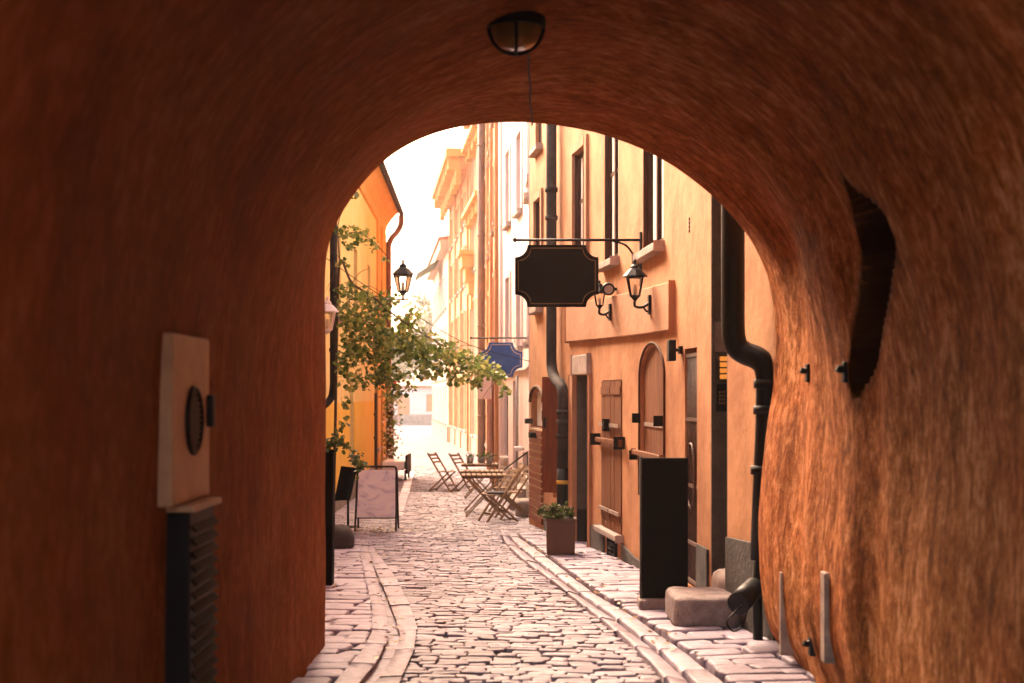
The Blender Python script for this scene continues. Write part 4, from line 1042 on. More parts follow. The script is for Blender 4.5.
def planter(cx_, cy_, wt, wb, h_, name, lab, mat, z=None):
    z = gz(cy_) + .03 if z is None else z; r = thing(name, lab, 'planter', (cx_, cy_, z)); a, b2 = wb / 2, wt / 2
    g = MB().hexa([(cx_ - a, cy_ - a, z), (cx_ + a, cy_ - a, z), (cx_ + a, cy_ + a, z), (cx_ - a, cy_ + a, z), (cx_ - b2, cy_ - b2, z + h_), (cx_ + b2, cy_ - b2, z + h_), (cx_ + b2, cy_ + b2, z + h_), (cx_ - b2, cy_ + b2, z + h_)])
    g.build('box', mat, r, bevel=.008)
    g = MB()
    for dx, dy, ax in ((0, -b2, 0), (0, b2, 0), (-b2, 0, 1), (b2, 0, 1)):
        if ax == 0: g.box(cx_ - b2 - .012, cx_ + b2 + .012, cy_ + dy - .012, cy_ + dy + .012, z + h_ - .002, z + h_ + .02)
        else: g.box(cx_ + dx - .012, cx_ + dx + .012, cy_ - b2 + .013, cy_ + b2 - .013, z + h_ - .002, z + h_ + .018)
    g.build('rim', mat, r)
    MB().box(cx_ - b2 + .014, cx_ + b2 - .014, cy_ - b2 + .014, cy_ + b2 - .014, z + h_ - .001, z + h_ + .010).build('soil', M['soil'], r)
    return r, z + h_
px_, py_ = gp(561, 557); rnd = random.Random(3)
r, zt = planter(px_, py_ + .18, .345, .325, .40, 'planter', 'square brown planter with low green plants standing on the right pavement', M['planter'])
g = MB(); st = MB()
for k in range(60):
    a = rnd.uniform(0, 2 * PI); q = rnd.uniform(0, .20); b0 = Vector((px_ + q * math.cos(a) * .7, py_ + .18 + q * math.sin(a) * .7, zt)); e = b0 + Vector((math.cos(a) * q * .7 - .06, math.sin(a) * q * .7, rnd.uniform(.07, .19)))
    st.tube([b0, b0.lerp(e, .5) + Vector((0, 0, .02)), e], .003, 4, False)
    leaves(g, [b0.lerp(e, rnd.uniform(.3, 1)) for _ in range(14)], (.022, .05), rnd)
g.build('foliage', M['leaf2'], r); st.build('stems', M['bark'], r)
g = MB()
for k in range(40):
    c = Vector((px_ + rnd.uniform(-.2, .13), py_ + .18 + rnd.uniform(-.15, .15), zt + rnd.uniform(.08, .17))); g.lathe([(0, -.006), (.007, 0), (0, .008)], 5, c)
g.build('blossom', M['flower'], r)
# loose paving stone near the drain foot
rock((.62, 19.4, gz(19.4) + .06), (.3, .5, .12), 'loose_stone', 'low flat stone lying by the foot of the grey drainpipe', 'stone', M['step'], 11, .05, 7)

# ------------------------------------------------------------------ pink house
def regular(fac, root, z0s, h, n, wd, d=.14, margin=.8, skip=(), **k):
    ops = []
    for zi, z in enumerate(z0s):
        for i in range(n):
            if (zi, i) in skip: continue
            q = margin + (fac.L - 2 * margin) * (i + .5) / n; ops.append(dict(q0=q - wd / 2, q1=q + wd / 2, z0=z, z1=z + (h[zi] if isinstance(h, (list, tuple)) else h), d=d))
    return ops
KF = Facade([(.33, 23.22), (.36, 24.2), (.31, 28), (-.26, 33.3)], 1)
pink = thing('pink_house', 'pale pink plastered house with handrailed steps beyond the peach house', 'house', (.3, 28, -.6))
ops = regular(KF, pink, (2.7, 5.5, 8.3), 1.6, 4, .85, margin=.6); 
cel = dict(q0=4.9, q1=5.6, z0=.0, z1=.55, d=.15); dr = dict(q0=6.6, q1=7.5, z0=-.15, z1=2.0, d=.25); lw = dict(q0=8.5, q1=9.5, z0=.3, z1=1.9, d=.15)
KF.wall(-1.2, 12.5, ops + [cel, dr, lw]).build('wall', M['pink'], pink)
KF.roof(12.5).build('roof', M['roof'], pink)
for o in ops: window(KF, pink, o, frame='frame_brown', sill='lintel', trim='pink')
window(KF, pink, cel, cross=0); window(KF, pink, lw, sill='lintel')
KF.fbox(MB(), 6.62, 7.48, -.14, 1.98, -.24, -.18).build('door', M['wood_red'], pink)
g = MB()
for q in (.12, KF.L - .35): KF.fbox(g, q, q + .34, -1, 12.4, 0, .06)
KF.fbox(g, .5, KF.L - .4, 2.2, 2.45, 0, .07); KF.fbox(g, 0, KF.L, 11.9, 12.5, 0, .25); g.build('cornice', M['pink'], pink)
g = MB(); KF.fbox(g, 0, KF.L, -1, .12, 0, .05); g.build('plinth', M['lintel'], pink)
q = KF.hit(520); g = MB(); g.tube([KF.pos(q, -.3, .06), KF.pos(q, 2.1, .06)], .03, 8); g.build('conduit', M['zinc'], pink)
hang_sign('hanging_sign', 'dark blue shaped sign with cream line hanging over the vine from the pink house', 479.5, 522.5, 342.5, 377, 26.5, 9.5, M['blue'], M['cream_line'], (471, 528), 338, 527, KF, inset=.04, scroll=False)
# steps and handrail
st_ = thing('stone_steps', 'short pale stone steps against the pink house wall', 'steps', (.1, 27.3, -.5))
MB().box(-.05, .34, 26.7, 28.6, -.6, -.28).build('step', M['lintel'], st_, bevel=.02); MB().box(.10, .35, 27.0, 28.6, -.28, -.08).build('step', M['lintel'], st_, bevel=.02)
rock((.25, 25.3, -.33), (.38, .8, .36), 'stone_block', 'pale square stone block at the corner of the pink house below the handrail', 'stone', M['lintel'], 21, .04, 8)
hr = thing('handrail', 'thin black iron handrail rising beside the pink house steps', 'handrail', (0, 27.5, -.5))
a, b2 = P(527.5, 452, 26.6), P(501, 472, 29.0)
MB().tube([a, b2], .016, 8).build('rail', M['black'], hr)
MB().tube([a, Vector((a.x + .01, a.y, -.3))], .014, 8).build('post', M['black'], hr); MB().tube([b2, Vector((b2.x, b2.y, -.5))], .014, 8).build('post', M['black'], hr)
# small lamp bracket on pink house
c = KF.onwall(524, 449, .12); r = thing('wall_lamp', 'small pale box lamp on the pink wall above the handrail', 'lamp', c)
MB().box(c.x - .09, c.x + .09, c.y - .09, c.y + .09, c.z - .04, c.z + .05).build('housing', M['white'], r, bevel=.02); MB().tube([c, KF.onwall(524, 449, 0)], .02, 8).build('arm', M['zinc'], r)

# ------------------------------------------------------------------ farther houses on the right
def row_house(name, lab, pts, h_, mat, rows_z, hs, n, wd, trim, pil=0, corn=.35, door=True, shop=None, frame='frame_brown', sill='lintel'):
    f = Facade(pts, 1); r = thing(name, lab, 'house', (pts[0][0], .5 * (pts[0][1] + pts[-1][1]), -.6))
    ops = regular(f, r, rows_z, hs, n, wd, margin=.5)
    f.wall(-1.3, h_, ops).build('wall', mat, r); f.roof(h_, over=corn + .1, h=.5).build('roof', M['roof'], r)
    for o in ops: window(f, r, o, frame=frame, sill=sill, trim=trim)
    g = MB(); f.fbox(g, 0, f.L, h_ - .5, h_ - .02, 0, corn); f.fbox(g, 0, f.L, 2.5, 2.75, 0, .10); g.build('cornice', mat, r)
    if pil:
        for i in range(pil + 1):
            q = .02 + (f.L - .4) * i / pil; f.fbox(MB(), q, q + .36, -1.2, h_ - .52, 0, .09).build('pilaster', mat, r)
    f.fbox(MB(), 0, f.L, -1.3, .1, 0, .04).build('plinth', M['stonegrey'], r)
    return f, r
OF, orange = row_house('orange_house', 'orange plastered house with brown drainpipe behind the blue hanging sign', [(-.32, 33.35), (-.93, 50.5)], 15.0, M['orange'], (.1, 3.1, 6.0, 8.9, 11.8), (2.0, 1.7, 1.7, 1.7, 1.5), 7, .95, 'apricot', pil=3)
AF, apricot = row_house('apricot_house', 'apricot house with window pediments and a small corbelled balcony in the right row', [(-.84, 50.55), (-1.70, 59)], 13.2, M['apricot'], (.1, 3.4, 6.7, 9.6), (2.0, 2.1, 1.9, 1.7), 4, 1.0, 'cream', pil=2)
CF, corn = row_house('ornate_house', 'tall yellow-orange house with deep bracketed eaves far down the right side', [(-1.80, 59.1), (-3.12, 72)], 11.6, M['orange'], (.2, 3.4, 6.4, 9.0), (2.0, 1.9, 1.7, 1.4), 6, 1.0, 'apricot', pil=3, corn=.3)
DF, last = row_house('cream_house', 'pale cream house with green awning at the far end of the right row', [(-3.25, 72.1), (-5.15, 92)], 9.6, M['cream'], (.2, 3.4, 6.2), (2, 1.9, 1.8), 7, 1.0, 'pink', corn=.4)
# deep eaves with brackets
g = MB(); CF.fbox(g, -.1, CF.L + .2, 11.6, 11.95, -.1, .95); g.build('eaves', M['cornice'], corn)
nb = 9
for i in range(nb):
    q = .3 + (CF.L - .6) * i / (nb - 1); g = MB(); CF.fbox(g, q - .16, q + .16, 11.1, 11.59, .31, .85); CF.fbox(g, q - .16, q + .16, 10.5, 11.095, .31, .55); g.build('eaves_bracket', M['cornice'], corn)
# pediments and corbelled balcony on the apricot house
for z, dz in ((11.6, .5), (8.9, .5)):
    for i in range(4):
        q = .5 + (AF.L - 1.0) * (i + .5) / 4; g = MB(); AF.fbox(g, q - .85, q + .85, z, z + .16, .04, .45); AF.fbox(g, q - .75, q + .75, z + .16, z + .42, .04, .28); AF.fbox(g, q - .75, q - .5, z - .4, z - .003, .04, .28); AF.fbox(g, q + .5, q + .75, z - .4, z - .003, .04, .28); g.build('pediment', M['cornice'], apricot)
q = AF.hit(473); yq = AF.Y(q); zt = Zat(252, yq); g = MB()
for k, (o_, a_) in enumerate(((.62, .18), (.5, .5), (.36, .55), (.22, .5), (.12, .6))):
    z = zt - sum((.18, .5, .55, .5, .6)[:k]); AF.fbox(g, q - .8 + k * .12, q + .8 - k * .12, z - a_ + .005, z, 0, o_)
g.build('corbel', M['cornice'], apricot)
for f, px, lab, mt in ((OF, 487.5, 'thin brown drainpipe running full height down the orange house', 'brown_pipe'),):
    q = f.hit(px); pipe([f.pos(q, 14.6, .2), f.pos(q, 7, .2), f.pos(q, -.55, .2)], .13, M[mt], 'drainpipe', lab, clips=[f.pos(q, z, .2) for z in (1, 4, 7, 10)])
# green edged awning
q0, q1 = 6.0, 11.5; yq = DF.Y(q0); zt = Zat(258, yq); g = MB()
g.add([DF.pos(q0, zt, 0), DF.pos(q1, zt, 0), DF.pos(q1, zt - .9, 1.4), DF.pos(q0, zt - .9, 1.4), DF.pos(q0, zt + .06, 0), DF.pos(q1, zt + .06, 0), DF.pos(q1, zt - .84, 1.4), DF.pos(q0, zt - .84, 1.4)], [(0, 1, 2, 3), (7, 6, 5, 4), (0, 1, 5, 4), (1, 2, 6, 5), (2, 3, 7, 6), (3, 0, 4, 7)])
g.build('awning', plain('grey_green_cloth', (.14, .18, .12), .8), last)
# shop front on the orange house, white projecting sign, rusticated pillar with studs
g = MB()
for q in (1.2, 3.4, 5.6, 8.0): OF.fbox(g, q, q + .35, -.6, 2.45, 0, .13)
g.build('shop_post', M['wood_red'], orange)
g = MB()
for k in range(9):
    z = -.5 + k * .34; OF.fbox(g, OF.L - 3.2, OF.L - 2.2, z, z + .28, 0, .16)
g.build('rustication', M['apricot'], orange)
ws = thing('projecting_sign', 'plain white square sign sticking out below the dark blue hanging sign', 'sign', P(487, 388, 36.5))
MB().box((477.5 - CX) * 36.5 / F, (496.5 - CX) * 36.5 / F, 36.46, 36.54, Zat(399, 36.5), Zat(377, 36.5)).build('panel', M['white'], ws, bevel=.008)
g = MB()
for z in (Zat(380, 36.5), Zat(396, 36.5)): g.tube([((496 - CX) * 36.5 / F, 36.5, z), (-.30, 36.5, z)], .015, 6)
g.build('arm', M['black'], ws)

# ------------------------------------------------------------------ left: yellow house
YF_ = Facade([(-2.3, 9.75), (-3.0, 16.0), (-3.4, 30), (-3.69, 41)], -1)
yel = thing('yellow_house', 'two-storey yellow plastered house with deep orange eaves on the left of the lane', 'house', (-2.6, 25, -.4))
EAVE = 6.95
ops = [dict(q0=q, q1=q + .95, z0=3.2, z1=4.9, d=.16) for q in (3, 9.5, 13.2, 17, 21, 25, 29)] + [dict(q0=27.6, q1=28.5, z0=.3, z1=2.0, d=.15), dict(q0=20, q1=20.9, z0=.4, z1=2.0, d=.15)]
YF_.wall(-1.2, EAVE, ops, thick=5).build('wall', M['yellow'], yel)
for o in ops: window(YF_, yel, o, sill='lintel', frame='frame_brown')
YF_.roof(EAVE + .06, over=.46, h=1.6, thick=5).build('roof', M['roof'], yel)
zl = 1.55
g = MB()
YF_.fbox(g, 6.0, 19.9, -1, zl, .0, .02); YF_.fbox(g, 20.0 + .95, 27.5, -1, zl, 0, .02); g.build('lower_panel', M['yellow_low'], yel)
g = MB(); YF_.fbox(g, 5.5, YF_.L, -1.1, -.12, .0, .05); g.build('plinth', M['stonegrey'], yel)
g = MB(); YF_.fbox(g, YF_.L - 1.6, YF_.L, -1, EAVE - .6, .0, .07); YF_.fbox(g, YF_.L - 3.2, YF_.L - 2.2, -1, EAVE - .6, 0, .05); g.build('pilaster', M['cornice'], yel)
g = MB(); L = YF_.L   # coved eaves
prof = [(0, EAVE - .62), (.05, EAVE - .60), (.08, EAVE - .42), (.20, EAVE - .22), (.34, EAVE - .06), (.42, EAVE), (.42, EAVE + .055), (0, EAVE + .055)]
vs = []; cs = [i * L / 24 for i in range(25)]
for q in cs: vs += [YF_.pos(q, z, o_) for o_, z in prof]
np_ = len(prof)
g.add(vs, [(i * np_ + j, i * np_ + (j + 1) % np_, (i + 1) * np_ + (j + 1) % np_, (i + 1) * np_ + j) for i in range(24) for j in range(np_)] + [tuple(range(np_)), tuple(24 * np_ + np_ - 1 - j for j in range(np_))])
g.build('eaves', M['cornice'], yel)
g = MB(); g.tube([YF_.pos(q, EAVE + .02 + .001 * (L - q), .49) for q in cs] + [YF_.pos(L + .25, EAVE + .0, .49)], .075, 10); gut = g.build('gutter_pipe', M['grey_pipe'], yel)
e = L + .1
dp = smoothpath([YF_.pos(e, EAVE - .05, .49), YF_.pos(e, EAVE - .30, .48), YF_.pos(e, EAVE - .52, .38), YF_.pos(e - .1, EAVE - .72, .22), YF_.pos(e - .15, EAVE - .95, .13)], 5) + [YF_.pos(e - .15, 3, .13), YF_.pos(e - .15, -.6, .13)]
pipe(dp, .085, M['brown_pipe'], 'drainpipe', 'drainpipe with a hopper elbow at the far corner of the yellow house', clips=[YF_.pos(e - .15, z, .13) for z in (1.2, 3.0, 4.8)])
g = MB()
for q in (27.0, 27.35): g.tube([YF_.pos(q, -.3, .05), YF_.pos(q, 1.75, .05)], .025, 8)
for z in (.6, 1.2): YF_.fbox(g, 26.8, 27.6, z - .03, z + .03, .0, .06)
g.build('conduit', M['grey_pipe'], yel)
# near drainpipe hidden partly by the arch
yb = 24.0
pth = [P(333.5, 150, yb), P(333.5, 260, yb), P(333.5, 370, yb)] + smoothpath([P(333.5, 385, yb), P(331.5, 397, yb), P(326, 404, yb - .1), P(320, 409, yb - .2), P(318.5, 420, yb - .3)], 4) + [P(318.5, 560, yb - .3)]
pipe(pth, .062, M['grey_pipe'], 'drainpipe', 'dark drainpipe on the yellow house just behind the left edge of the arch', clips=[P(333.5, 230, yb), P(333.5, 350, yb)])
# small pale wall lamp
r = thing('wall_lantern', 'small pale lantern peeping past the left edge of the arch', 'lantern', P(327.5, 334, 19)); lantern_mesh(r, P(327.5, 334, 19), .52, glassm='glass', mat='white')
p = P(327.5, 330, 19); MB().tube(smoothpath([p, p + Vector((-.05, 0, -.05)), p + Vector((-.66, .05, -.04))]), .012, 8).build('bracket', M['white'], r)
# lanterns on long brackets
def arm_lantern(px, pyb, y, s, lab, arm_y):
    c = P(px, pyb, y); r = thing('street_lantern', lab, 'lantern', c, 'bracket lanterns on the yellow house'); lantern_mesh(r, c, s, n=6, rot=0)
    z = c.z - .02; q = min([i * .05 for i in range(int(YF_.L / .05))], key=lambda q: abs(YF_.Y(q) - y)); wl = YF_.pos(q, z, 0)
    g = MB(); g.tube([c + Vector((0, 0, .02)), Vector((c.x, y, z - .07))], .025, 8); g.tube([(c.x + .12, y, z - .05), (wl.x, wl.y, z - .05)], .016, 8)
    g.tube(smoothpath([(c.x - .05, y, z - .06), (c.x - .3, y, z - .18), (wl.x + .1, y, z - .42), (wl.x, wl.y, z - .5)]), .011, 8)
    YF_.fbox(g, q - .05, q + .05, z - .6, z + .1, .0, .02); g.build('bracket', M['black'], r)
arm_lantern(403, 296, 29.5, .78, 'black six-sided street lantern on a bracket above the vine, against the sky', 300)
arm_lantern(405.5, 341, 38.0, .74, 'black street lantern lower and farther away, half hidden in the vine', 308)

# vine across the lane
rnd = random.Random(11)
vine = thing('climbing_vine', 'leafy green climbing vine trained across the lane from the yellow house', 'vine', (-2.3, 19, -.2))
main = smoothpath([P(333, 500, 24.0), P(335, 440, 23.9), P(337, 330, 23.6), P(340, 262, 23.2), P(352, 283, 22.9), P(372, 296, 22.8), P(398, 318, 22.8), P(430, 338, 22.9), P(465, 358, 23), P(500, 380, 23.1)], 6)
g = MB(); n_ = len(main); g.tube(main, [.030 - .024 * i / n_ for i in range(n_)], 8)
sub = []
for k in range(30):
    i = rnd.randrange(18, n_); p = main[i]; d = Vector((rnd.uniform(-.4, .4), rnd.uniform(-.4, .4), rnd.uniform(-.5, .25))); e = p + d; sub.append((p, e)); g.tube(smoothpath([p, p.lerp(e, .5) + Vector((0, 0, .06)), e], 3), [.007 - .0007 * q for q in range(7)], 5, False)
up = smoothpath([P(340, 262, 23.2), P(338, 225, 23.2), P(348, 200, 23), P(358, 192, 23)], 4); g.tube(up, .009, 6)
up2_ = smoothpath([P(338, 238, 23.2), P(356, 232, 23), P(376, 244, 23), P(388, 258, 23)], 4); g.tube(up2_, .007, 6)
g.build('stem', M['bark'], vine)
CL = [(345, 292, 10, 12, 100), (352, 318, 15, 20, 300), (372, 318, 18, 20, 380), (352, 350, 12, 18, 260), (378, 348, 20, 22, 520), (400, 340, 18, 20, 420), (385, 376, 16, 13, 260), (358, 380, 13, 11, 140), (395, 392, 12, 8, 90), (342, 368, 7, 14, 80), (420, 348, 20, 18, 420), (442, 356, 18, 17, 360), (462, 362, 16, 14, 300), (428, 372, 14, 8, 120), (480, 366, 14, 11, 220), (495, 374, 9, 7, 80), (476, 383, 8, 8, 60), (504, 391, 4, 6, 26), (500, 378, 7, 5, 30), (412, 318, 10, 9, 80), (385, 300, 12, 9, 110), (345, 403, 6, 6, 30), (365, 296, 10, 7, 70),
      (352, 193, 7, 6, 32), (342, 203, 5, 7, 24), (345, 232, 12, 7, 70), (363, 236, 12, 6, 60), (352, 244, 10, 5, 40), (374, 246, 7, 5, 22), (386, 258, 8, 4, 14), (343, 262, 6, 4, 14), (402, 378, 12, 8, 50), (411, 388, 6, 5, 20), (345, 420, 6, 5, 12), (456, 378, 10, 8, 60)]
pts = []
for cx_, cy_, rx, ry, n__ in CL:
    for _ in range(int(n__ * .68)):
        while True:
            a, b2 = rnd.gauss(0, .55), rnd.gauss(0, .55)
            if a * a + b2 * b2 < 1.3: break
        yy = 22.9 + rnd.gauss(0, .38)
        pts.append(P(cx_ + a * rx, cy_ + b2 * ry, yy))
g = MB(); leaves(g, pts, (.05, .11), rnd); lf = g.build('foliage', M['leaf'], vine)
tag(MB().tube(smoothpath([P(326, 258, 23.4), P(372, 290, 23), P(420, 318, 23), P(470, 345, 23.1), Vector((.34, 23.15, Zat(362, 23.15)))], 5), .006, 5).build('support_wire', M['black']), 'thin dark wire holding the vine across the lane', 'wire')

# A-frame poster board
ax0, ay = gp(355, 531); ax1 = (396 - CX) * ay / F; zg = gz(ay)
af = thing('poster_stand', 'grey A-frame pavement stand with a pale lilac poster on the left of the lane', 'poster stand', ((ax0 + ax1) / 2, ay, zg))
zt = Zat(467, ay + .1)
def aframe(yb, yt, name):
    b0, b1 = Vector((ax0, yb, zg + .0)), Vector((ax1, yb, zg + .0)); t0, t1 = Vector((ax0 + .02, yt, zt)), Vector((ax1 - .01, yt, zt))
    g = MB(); rr = .05
    g.tube([b0, t0.lerp(b0, .08)] + smoothpath([t0.lerp(b0, .06), t0 + Vector((.015, 0, -.012)), t0 + Vector((.05, 0, 0))], 3) + smoothpath([t1 - Vector((.05, 0, 0)), t1 + Vector((-.015, 0, -.012)), t1.lerp(b1, .06)], 3) + [t1.lerp(b1, .08), b1], .015, 8)
    m0, m1 = t0.lerp(b0, .8), t1.lerp(b1, .8); g.tube([m0, m1], .010, 6)
    o = g.build(name, M['grey_pipe'], af); return b0, b1, t0, t1, o
b0, b1, t0, t1, o = aframe(ay, ay + .20, 'frame'); aframe(ay + .46, ay + .24, 'frame')
u = (t1 - t0).normalized(); dn = (b0 - t0)
c0, c1, c2, c3 = t0.lerp(b0, .79) + u * .022, t1.lerp(b1, .79) - u * .022, t1.lerp(b1, .05) - u * .015, t0.lerp(b0, .05) + u * .015
n3 = Vector((0, -.012, 0)); g = MB().hexa([c0, c1, c1 - n3, c0 - n3, c3, c2, c2 - n3, c3 - n3]); g.build('poster', M['poster'], af)
# fallen leaves around the stand and along the gutter
rl = random.Random(5); g = MB(); pp = []
for _ in range(260): pp.append((rl.gauss(-2.05, .30), rl.gauss(21.4, .55)))
for _ in range(90): yy_ = rl.uniform(9, 17.2); pp.append((.5 * (xat(G2, yy_) + xat(G3, yy_)) + rl.gauss(0, .06), yy_))
for _ in range(120): yy_ = rl.uniform(9, 20); pp.append((xat(KR_OUT, yy_) + rl.gauss(.02, .10), yy_))
for _ in range(220): yy_ = rl.uniform(10, 36); pp.append((rl.uniform(xat(LEFT, yy_) + .15, xat(RIGHT_WALL, yy_) - .1), yy_))
for x_, y_ in pp:
    z_ = gz(y_) + rl.uniform(.012, .03); a_ = rl.uniform(0, 6.3); l_ = rl.uniform(.015, .035); u_ = Vector((math.cos(a_), math.sin(a_), rl.uniform(-.3, .3))) * l_; v_ = Vector((-math.sin(a_), math.cos(a_), rl.uniform(-.4, .4))) * l_ * .6; c_ = Vector((x_, y_, z_))
    g.add([c_ - u_, c_ - v_, c_ + u_, c_ + v_], [(0, 1, 2), (0, 2, 3)])
fl = g.build('fallen_leaves', leaf_mat('dry_leaf', [(0, (.12, .05, .015)), (.6, (.30, .14, .03)), (1, (.40, .28, .06))], .15)); fl['kind'] = 'stuff'
# black tilted menu stand with vine pot behind
mx_, my_ = gp(348, 527); zg = gz(my_)
ms = thing('menu_stand', 'black slanted menu board on a single post left of the poster stand', 'menu stand', (mx_, my_, zg))
MB().tube([(mx_, my_, zg), (mx_, my_ + .02, Zat(488, my_))], .018, 8).build('post', M['black'], ms)
q_ = [P(334, 501, my_ - .03), P(350, 500, my_ - .03), P(357.5, 468, my_ + .05), P(341, 466, my_ + .05)]; d_ = Vector((0, .03, .0)); MB().hexa([q_[0], q_[1], q_[1] + d_, q_[0] + d_, q_[3], q_[2], q_[2] + d_, q_[3] + d_]).build('panel', M['board'], ms, bevel=.004)
MB().lathe([(0, 0), (.16, 0), (.16, .012), (.03, .03), (0, .03)], 16, (mx_, my_, zg)).build('foot', M['black'], ms)
# tall black planter with trailing plant
py2 = 13.2; px2 = (322.5 - CX) * py2 / F
r, zt = planter(px2, py2 + .1, .20, .17, 1.24, 'tall_planter', 'tall narrow black planter with trailing leaves against the left arch edge', M['board'], z=gz(py2) + .03)
MB().box(px2 - .11, px2 + .11, py2 - .02, py2 + .22, gz(py2) - .02, gz(py2) + .03).build('foot', M['lintel'], r)
g = MB(); st = MB()
tr = smoothpath([Vector((px2, py2 + .1, zt)), Vector((px2 + .12, py2 + .2, zt + .10)), Vector((px2 + .22, py2 + .3, zt + .02)), Vector((px2 + .30, py2 + .35, zt - .12))], 5); st.tube(tr, .005, 5)
tr2 = smoothpath([Vector((px2, py2 + .1, zt)), Vector((px2 + .10, py2 + .1, zt + .14)), Vector((px2 + .17, py2 + .1, zt + .25))], 5); st.tube(tr2, .004, 5)
pp = []
for t in (tr, tr2):
    for p in t[2:]:
        pp += [p + Vector((rnd.gauss(0, .028), rnd.gauss(0, .04), rnd.gauss(0, .025))) for _ in range(4)]
pp += [tr[-1] + Vector((rnd.gauss(0, .04), rnd.gauss(0, .05), rnd.gauss(0, .05))) for _ in range(26)]
pp += [Vector((px2 + rnd.gauss(0, .07), py2 + .1 + rnd.gauss(0, .06), zt + abs(rnd.gauss(0, .04)))) for _ in range(70)]
leaves(g, pp, (.03, .06), rnd); g.build('foliage', M['leaf2'], r); st.build('stems', M['bark'], r)

# flower column and white cart at the yellow corner
fx, fy = -3.38, 39.6; zg = gz(fy)
fc = thing('flower_column', 'dark post wound with white flowers at the corner of the yellow house', 'flower column', (fx, fy, zg))
MB().tube([(fx, fy, zg), (fx, fy, zg + 2.3)], .09, 10).build('post', M['wood_dark'], fc)
g = MB(); leaves(g, [Vector((fx + rnd.gauss(0, .12), fy - .1 + rnd.gauss(0, .12), zg + rnd.uniform(.1, 2.3))) for _ in range(420)], (.06, .11), rnd); g.build('foliage', M['leaf'], fc)
g = MB()
for _ in range(60): g.lathe([(0, -.02), (.05, 0), (.03, .02), (0, .03)], 6, (fx + rnd.gauss(.03, .11), fy - .18 + rnd.gauss(0, .08), zg + rnd.uniform(.2, 2.2)))
g.build('blossom', M['flower'], fc)
cx_, cy_ = -3.05, 38.2; zg = gz(cy_)
cb = thing('covered_bench', 'low white covered bench by the corner of the yellow house', 'bench', (cx_, cy_, zg))
MB().box(cx_ - .40, cx_ + .20, cy_ - .5, cy_ + .9, zg + .28, zg + .52).build('seat', M['white'], cb, bevel=.05, seg=3)
MB().box(cx_ + .22, cx_ + .28, cy_ - .5, cy_ + .9, zg + .18, zg + .68).build('backrest', M['grey_pipe'], cb, bevel=.02)
for sx in (-.34, .22):
    for sy in (-.42, .8): MB().box(cx_ + sx - .03, cx_ + sx + .03, cy_ + sy - .03, cy_ + sy + .03, zg, zg + .28).build('leg', M['black'], cb)
# red shop sign on the far corner
rs = thing('shop_sign', 'small red sign on a bracket at the far corner of the yellow house', 'sign', P(391, 384, 40.5))
c = P(391, 384, 40.5); MB().box(c.x - .16, c.x + .16, c.y - .04, c.y + .04, c.z - .12, c.z + .12).build('panel', M['awning_red'], rs, bevel=.01); MB().tube([c, Vector((-3.66, 40.5, c.z))], .015, 6).build('arm', M['black'], rs)

# ------------------------------------------------------------------ furniture
def make_chair():
    r = thing('folding_chair', 'x', 'chair', (0, 0, 0), 'wooden folding cafe chairs on the lane')
    hw = .20
    for s_ in (-1, 1):
        y = s_ * hw
        MB().bar((-.33, y, .89), (.27, y, 0), .028, .048, (0, 1, 0)).build('leg', M['teak'], r, bevel=.003)       # back post running to the front foot
        y2 = s_ * (hw - .032)
        MB().bar((.20, y2, .44), (-.30, y2, 0), .028, .046, (0, 1, 0)).build('leg', M['teak'], r, bevel=.003)
    g = MB()
    for k in range(6):
        x = -.13 + k * .064; g.box(x, x + .052, -.195, .195, .445, .463)
    g.build('seat', M['teak'], r, bevel=.003)
    g = MB(); d = Vector((.60, 0, -.89)).normalized()
    for k, t in enumerate((.03, .13, .23)):
        a = Vector((-.33, 0, .89)) + d * (t + .03); g.bar(a + Vector((0, -.192, 0)), a + Vector((0, .192, 0)), .055 if k == 0 else .04, .016, (d.z, 0, -d.x))
    g.build('backrest', M['teak'], r, bevel=.003)
    g = MB(); g.bar((-.275, -.16, .03), (-.275, .16, .03), .02, .03); g.bar((.16, -.19, .13), (.16, .19, .13), .02, .03); g.build('stretcher', M['teak_dark'], r)
    return r
chair0 = make_chair()
def place(o, x, y, rz, label, sc=1):
    o.location = (x, y, gz(y) + .005); o.rotation_euler = (0, 0, rz); o['label'] = label; o.scale = (sc,) * 3
    return o
place(chair0, -1.60, 33.4, -.42, 'wooden folding cafe chair standing farthest out to the left')
spots = [(-1.07, 32.9, -.50, 'wooden folding chair second from the left, facing the cafe tables'), (-.24, 23.85, PI + .38, 'weathered folding chair nearest the viewer, facing left beside the front table'), (.02, 24.55, PI + .25, 'folding chair behind the nearest chair, its leaning back on the right')]
chs = [chair0]
for x, y, rz, lb_ in spots: chs.append(place(copy_tree(chair0), x, y, rz, lb_))
chs.append(place(copy_tree(chair0), -.12, 26.0, PI + .2, 'folding chair tucked between the two cafe tables, mostly hidden'))
cu = thing('seat_cushion', 'thin dark cushion lying on the nearest folding chair', 'cushion', (-.24, 23.85, gz(23.85) + .47))
MB().box(-.42, -.08, 23.68, 24.02, gz(23.85) + .472, gz(23.85) + .50).build('pad', M['cushion'], cu, bevel=.012, seg=3)
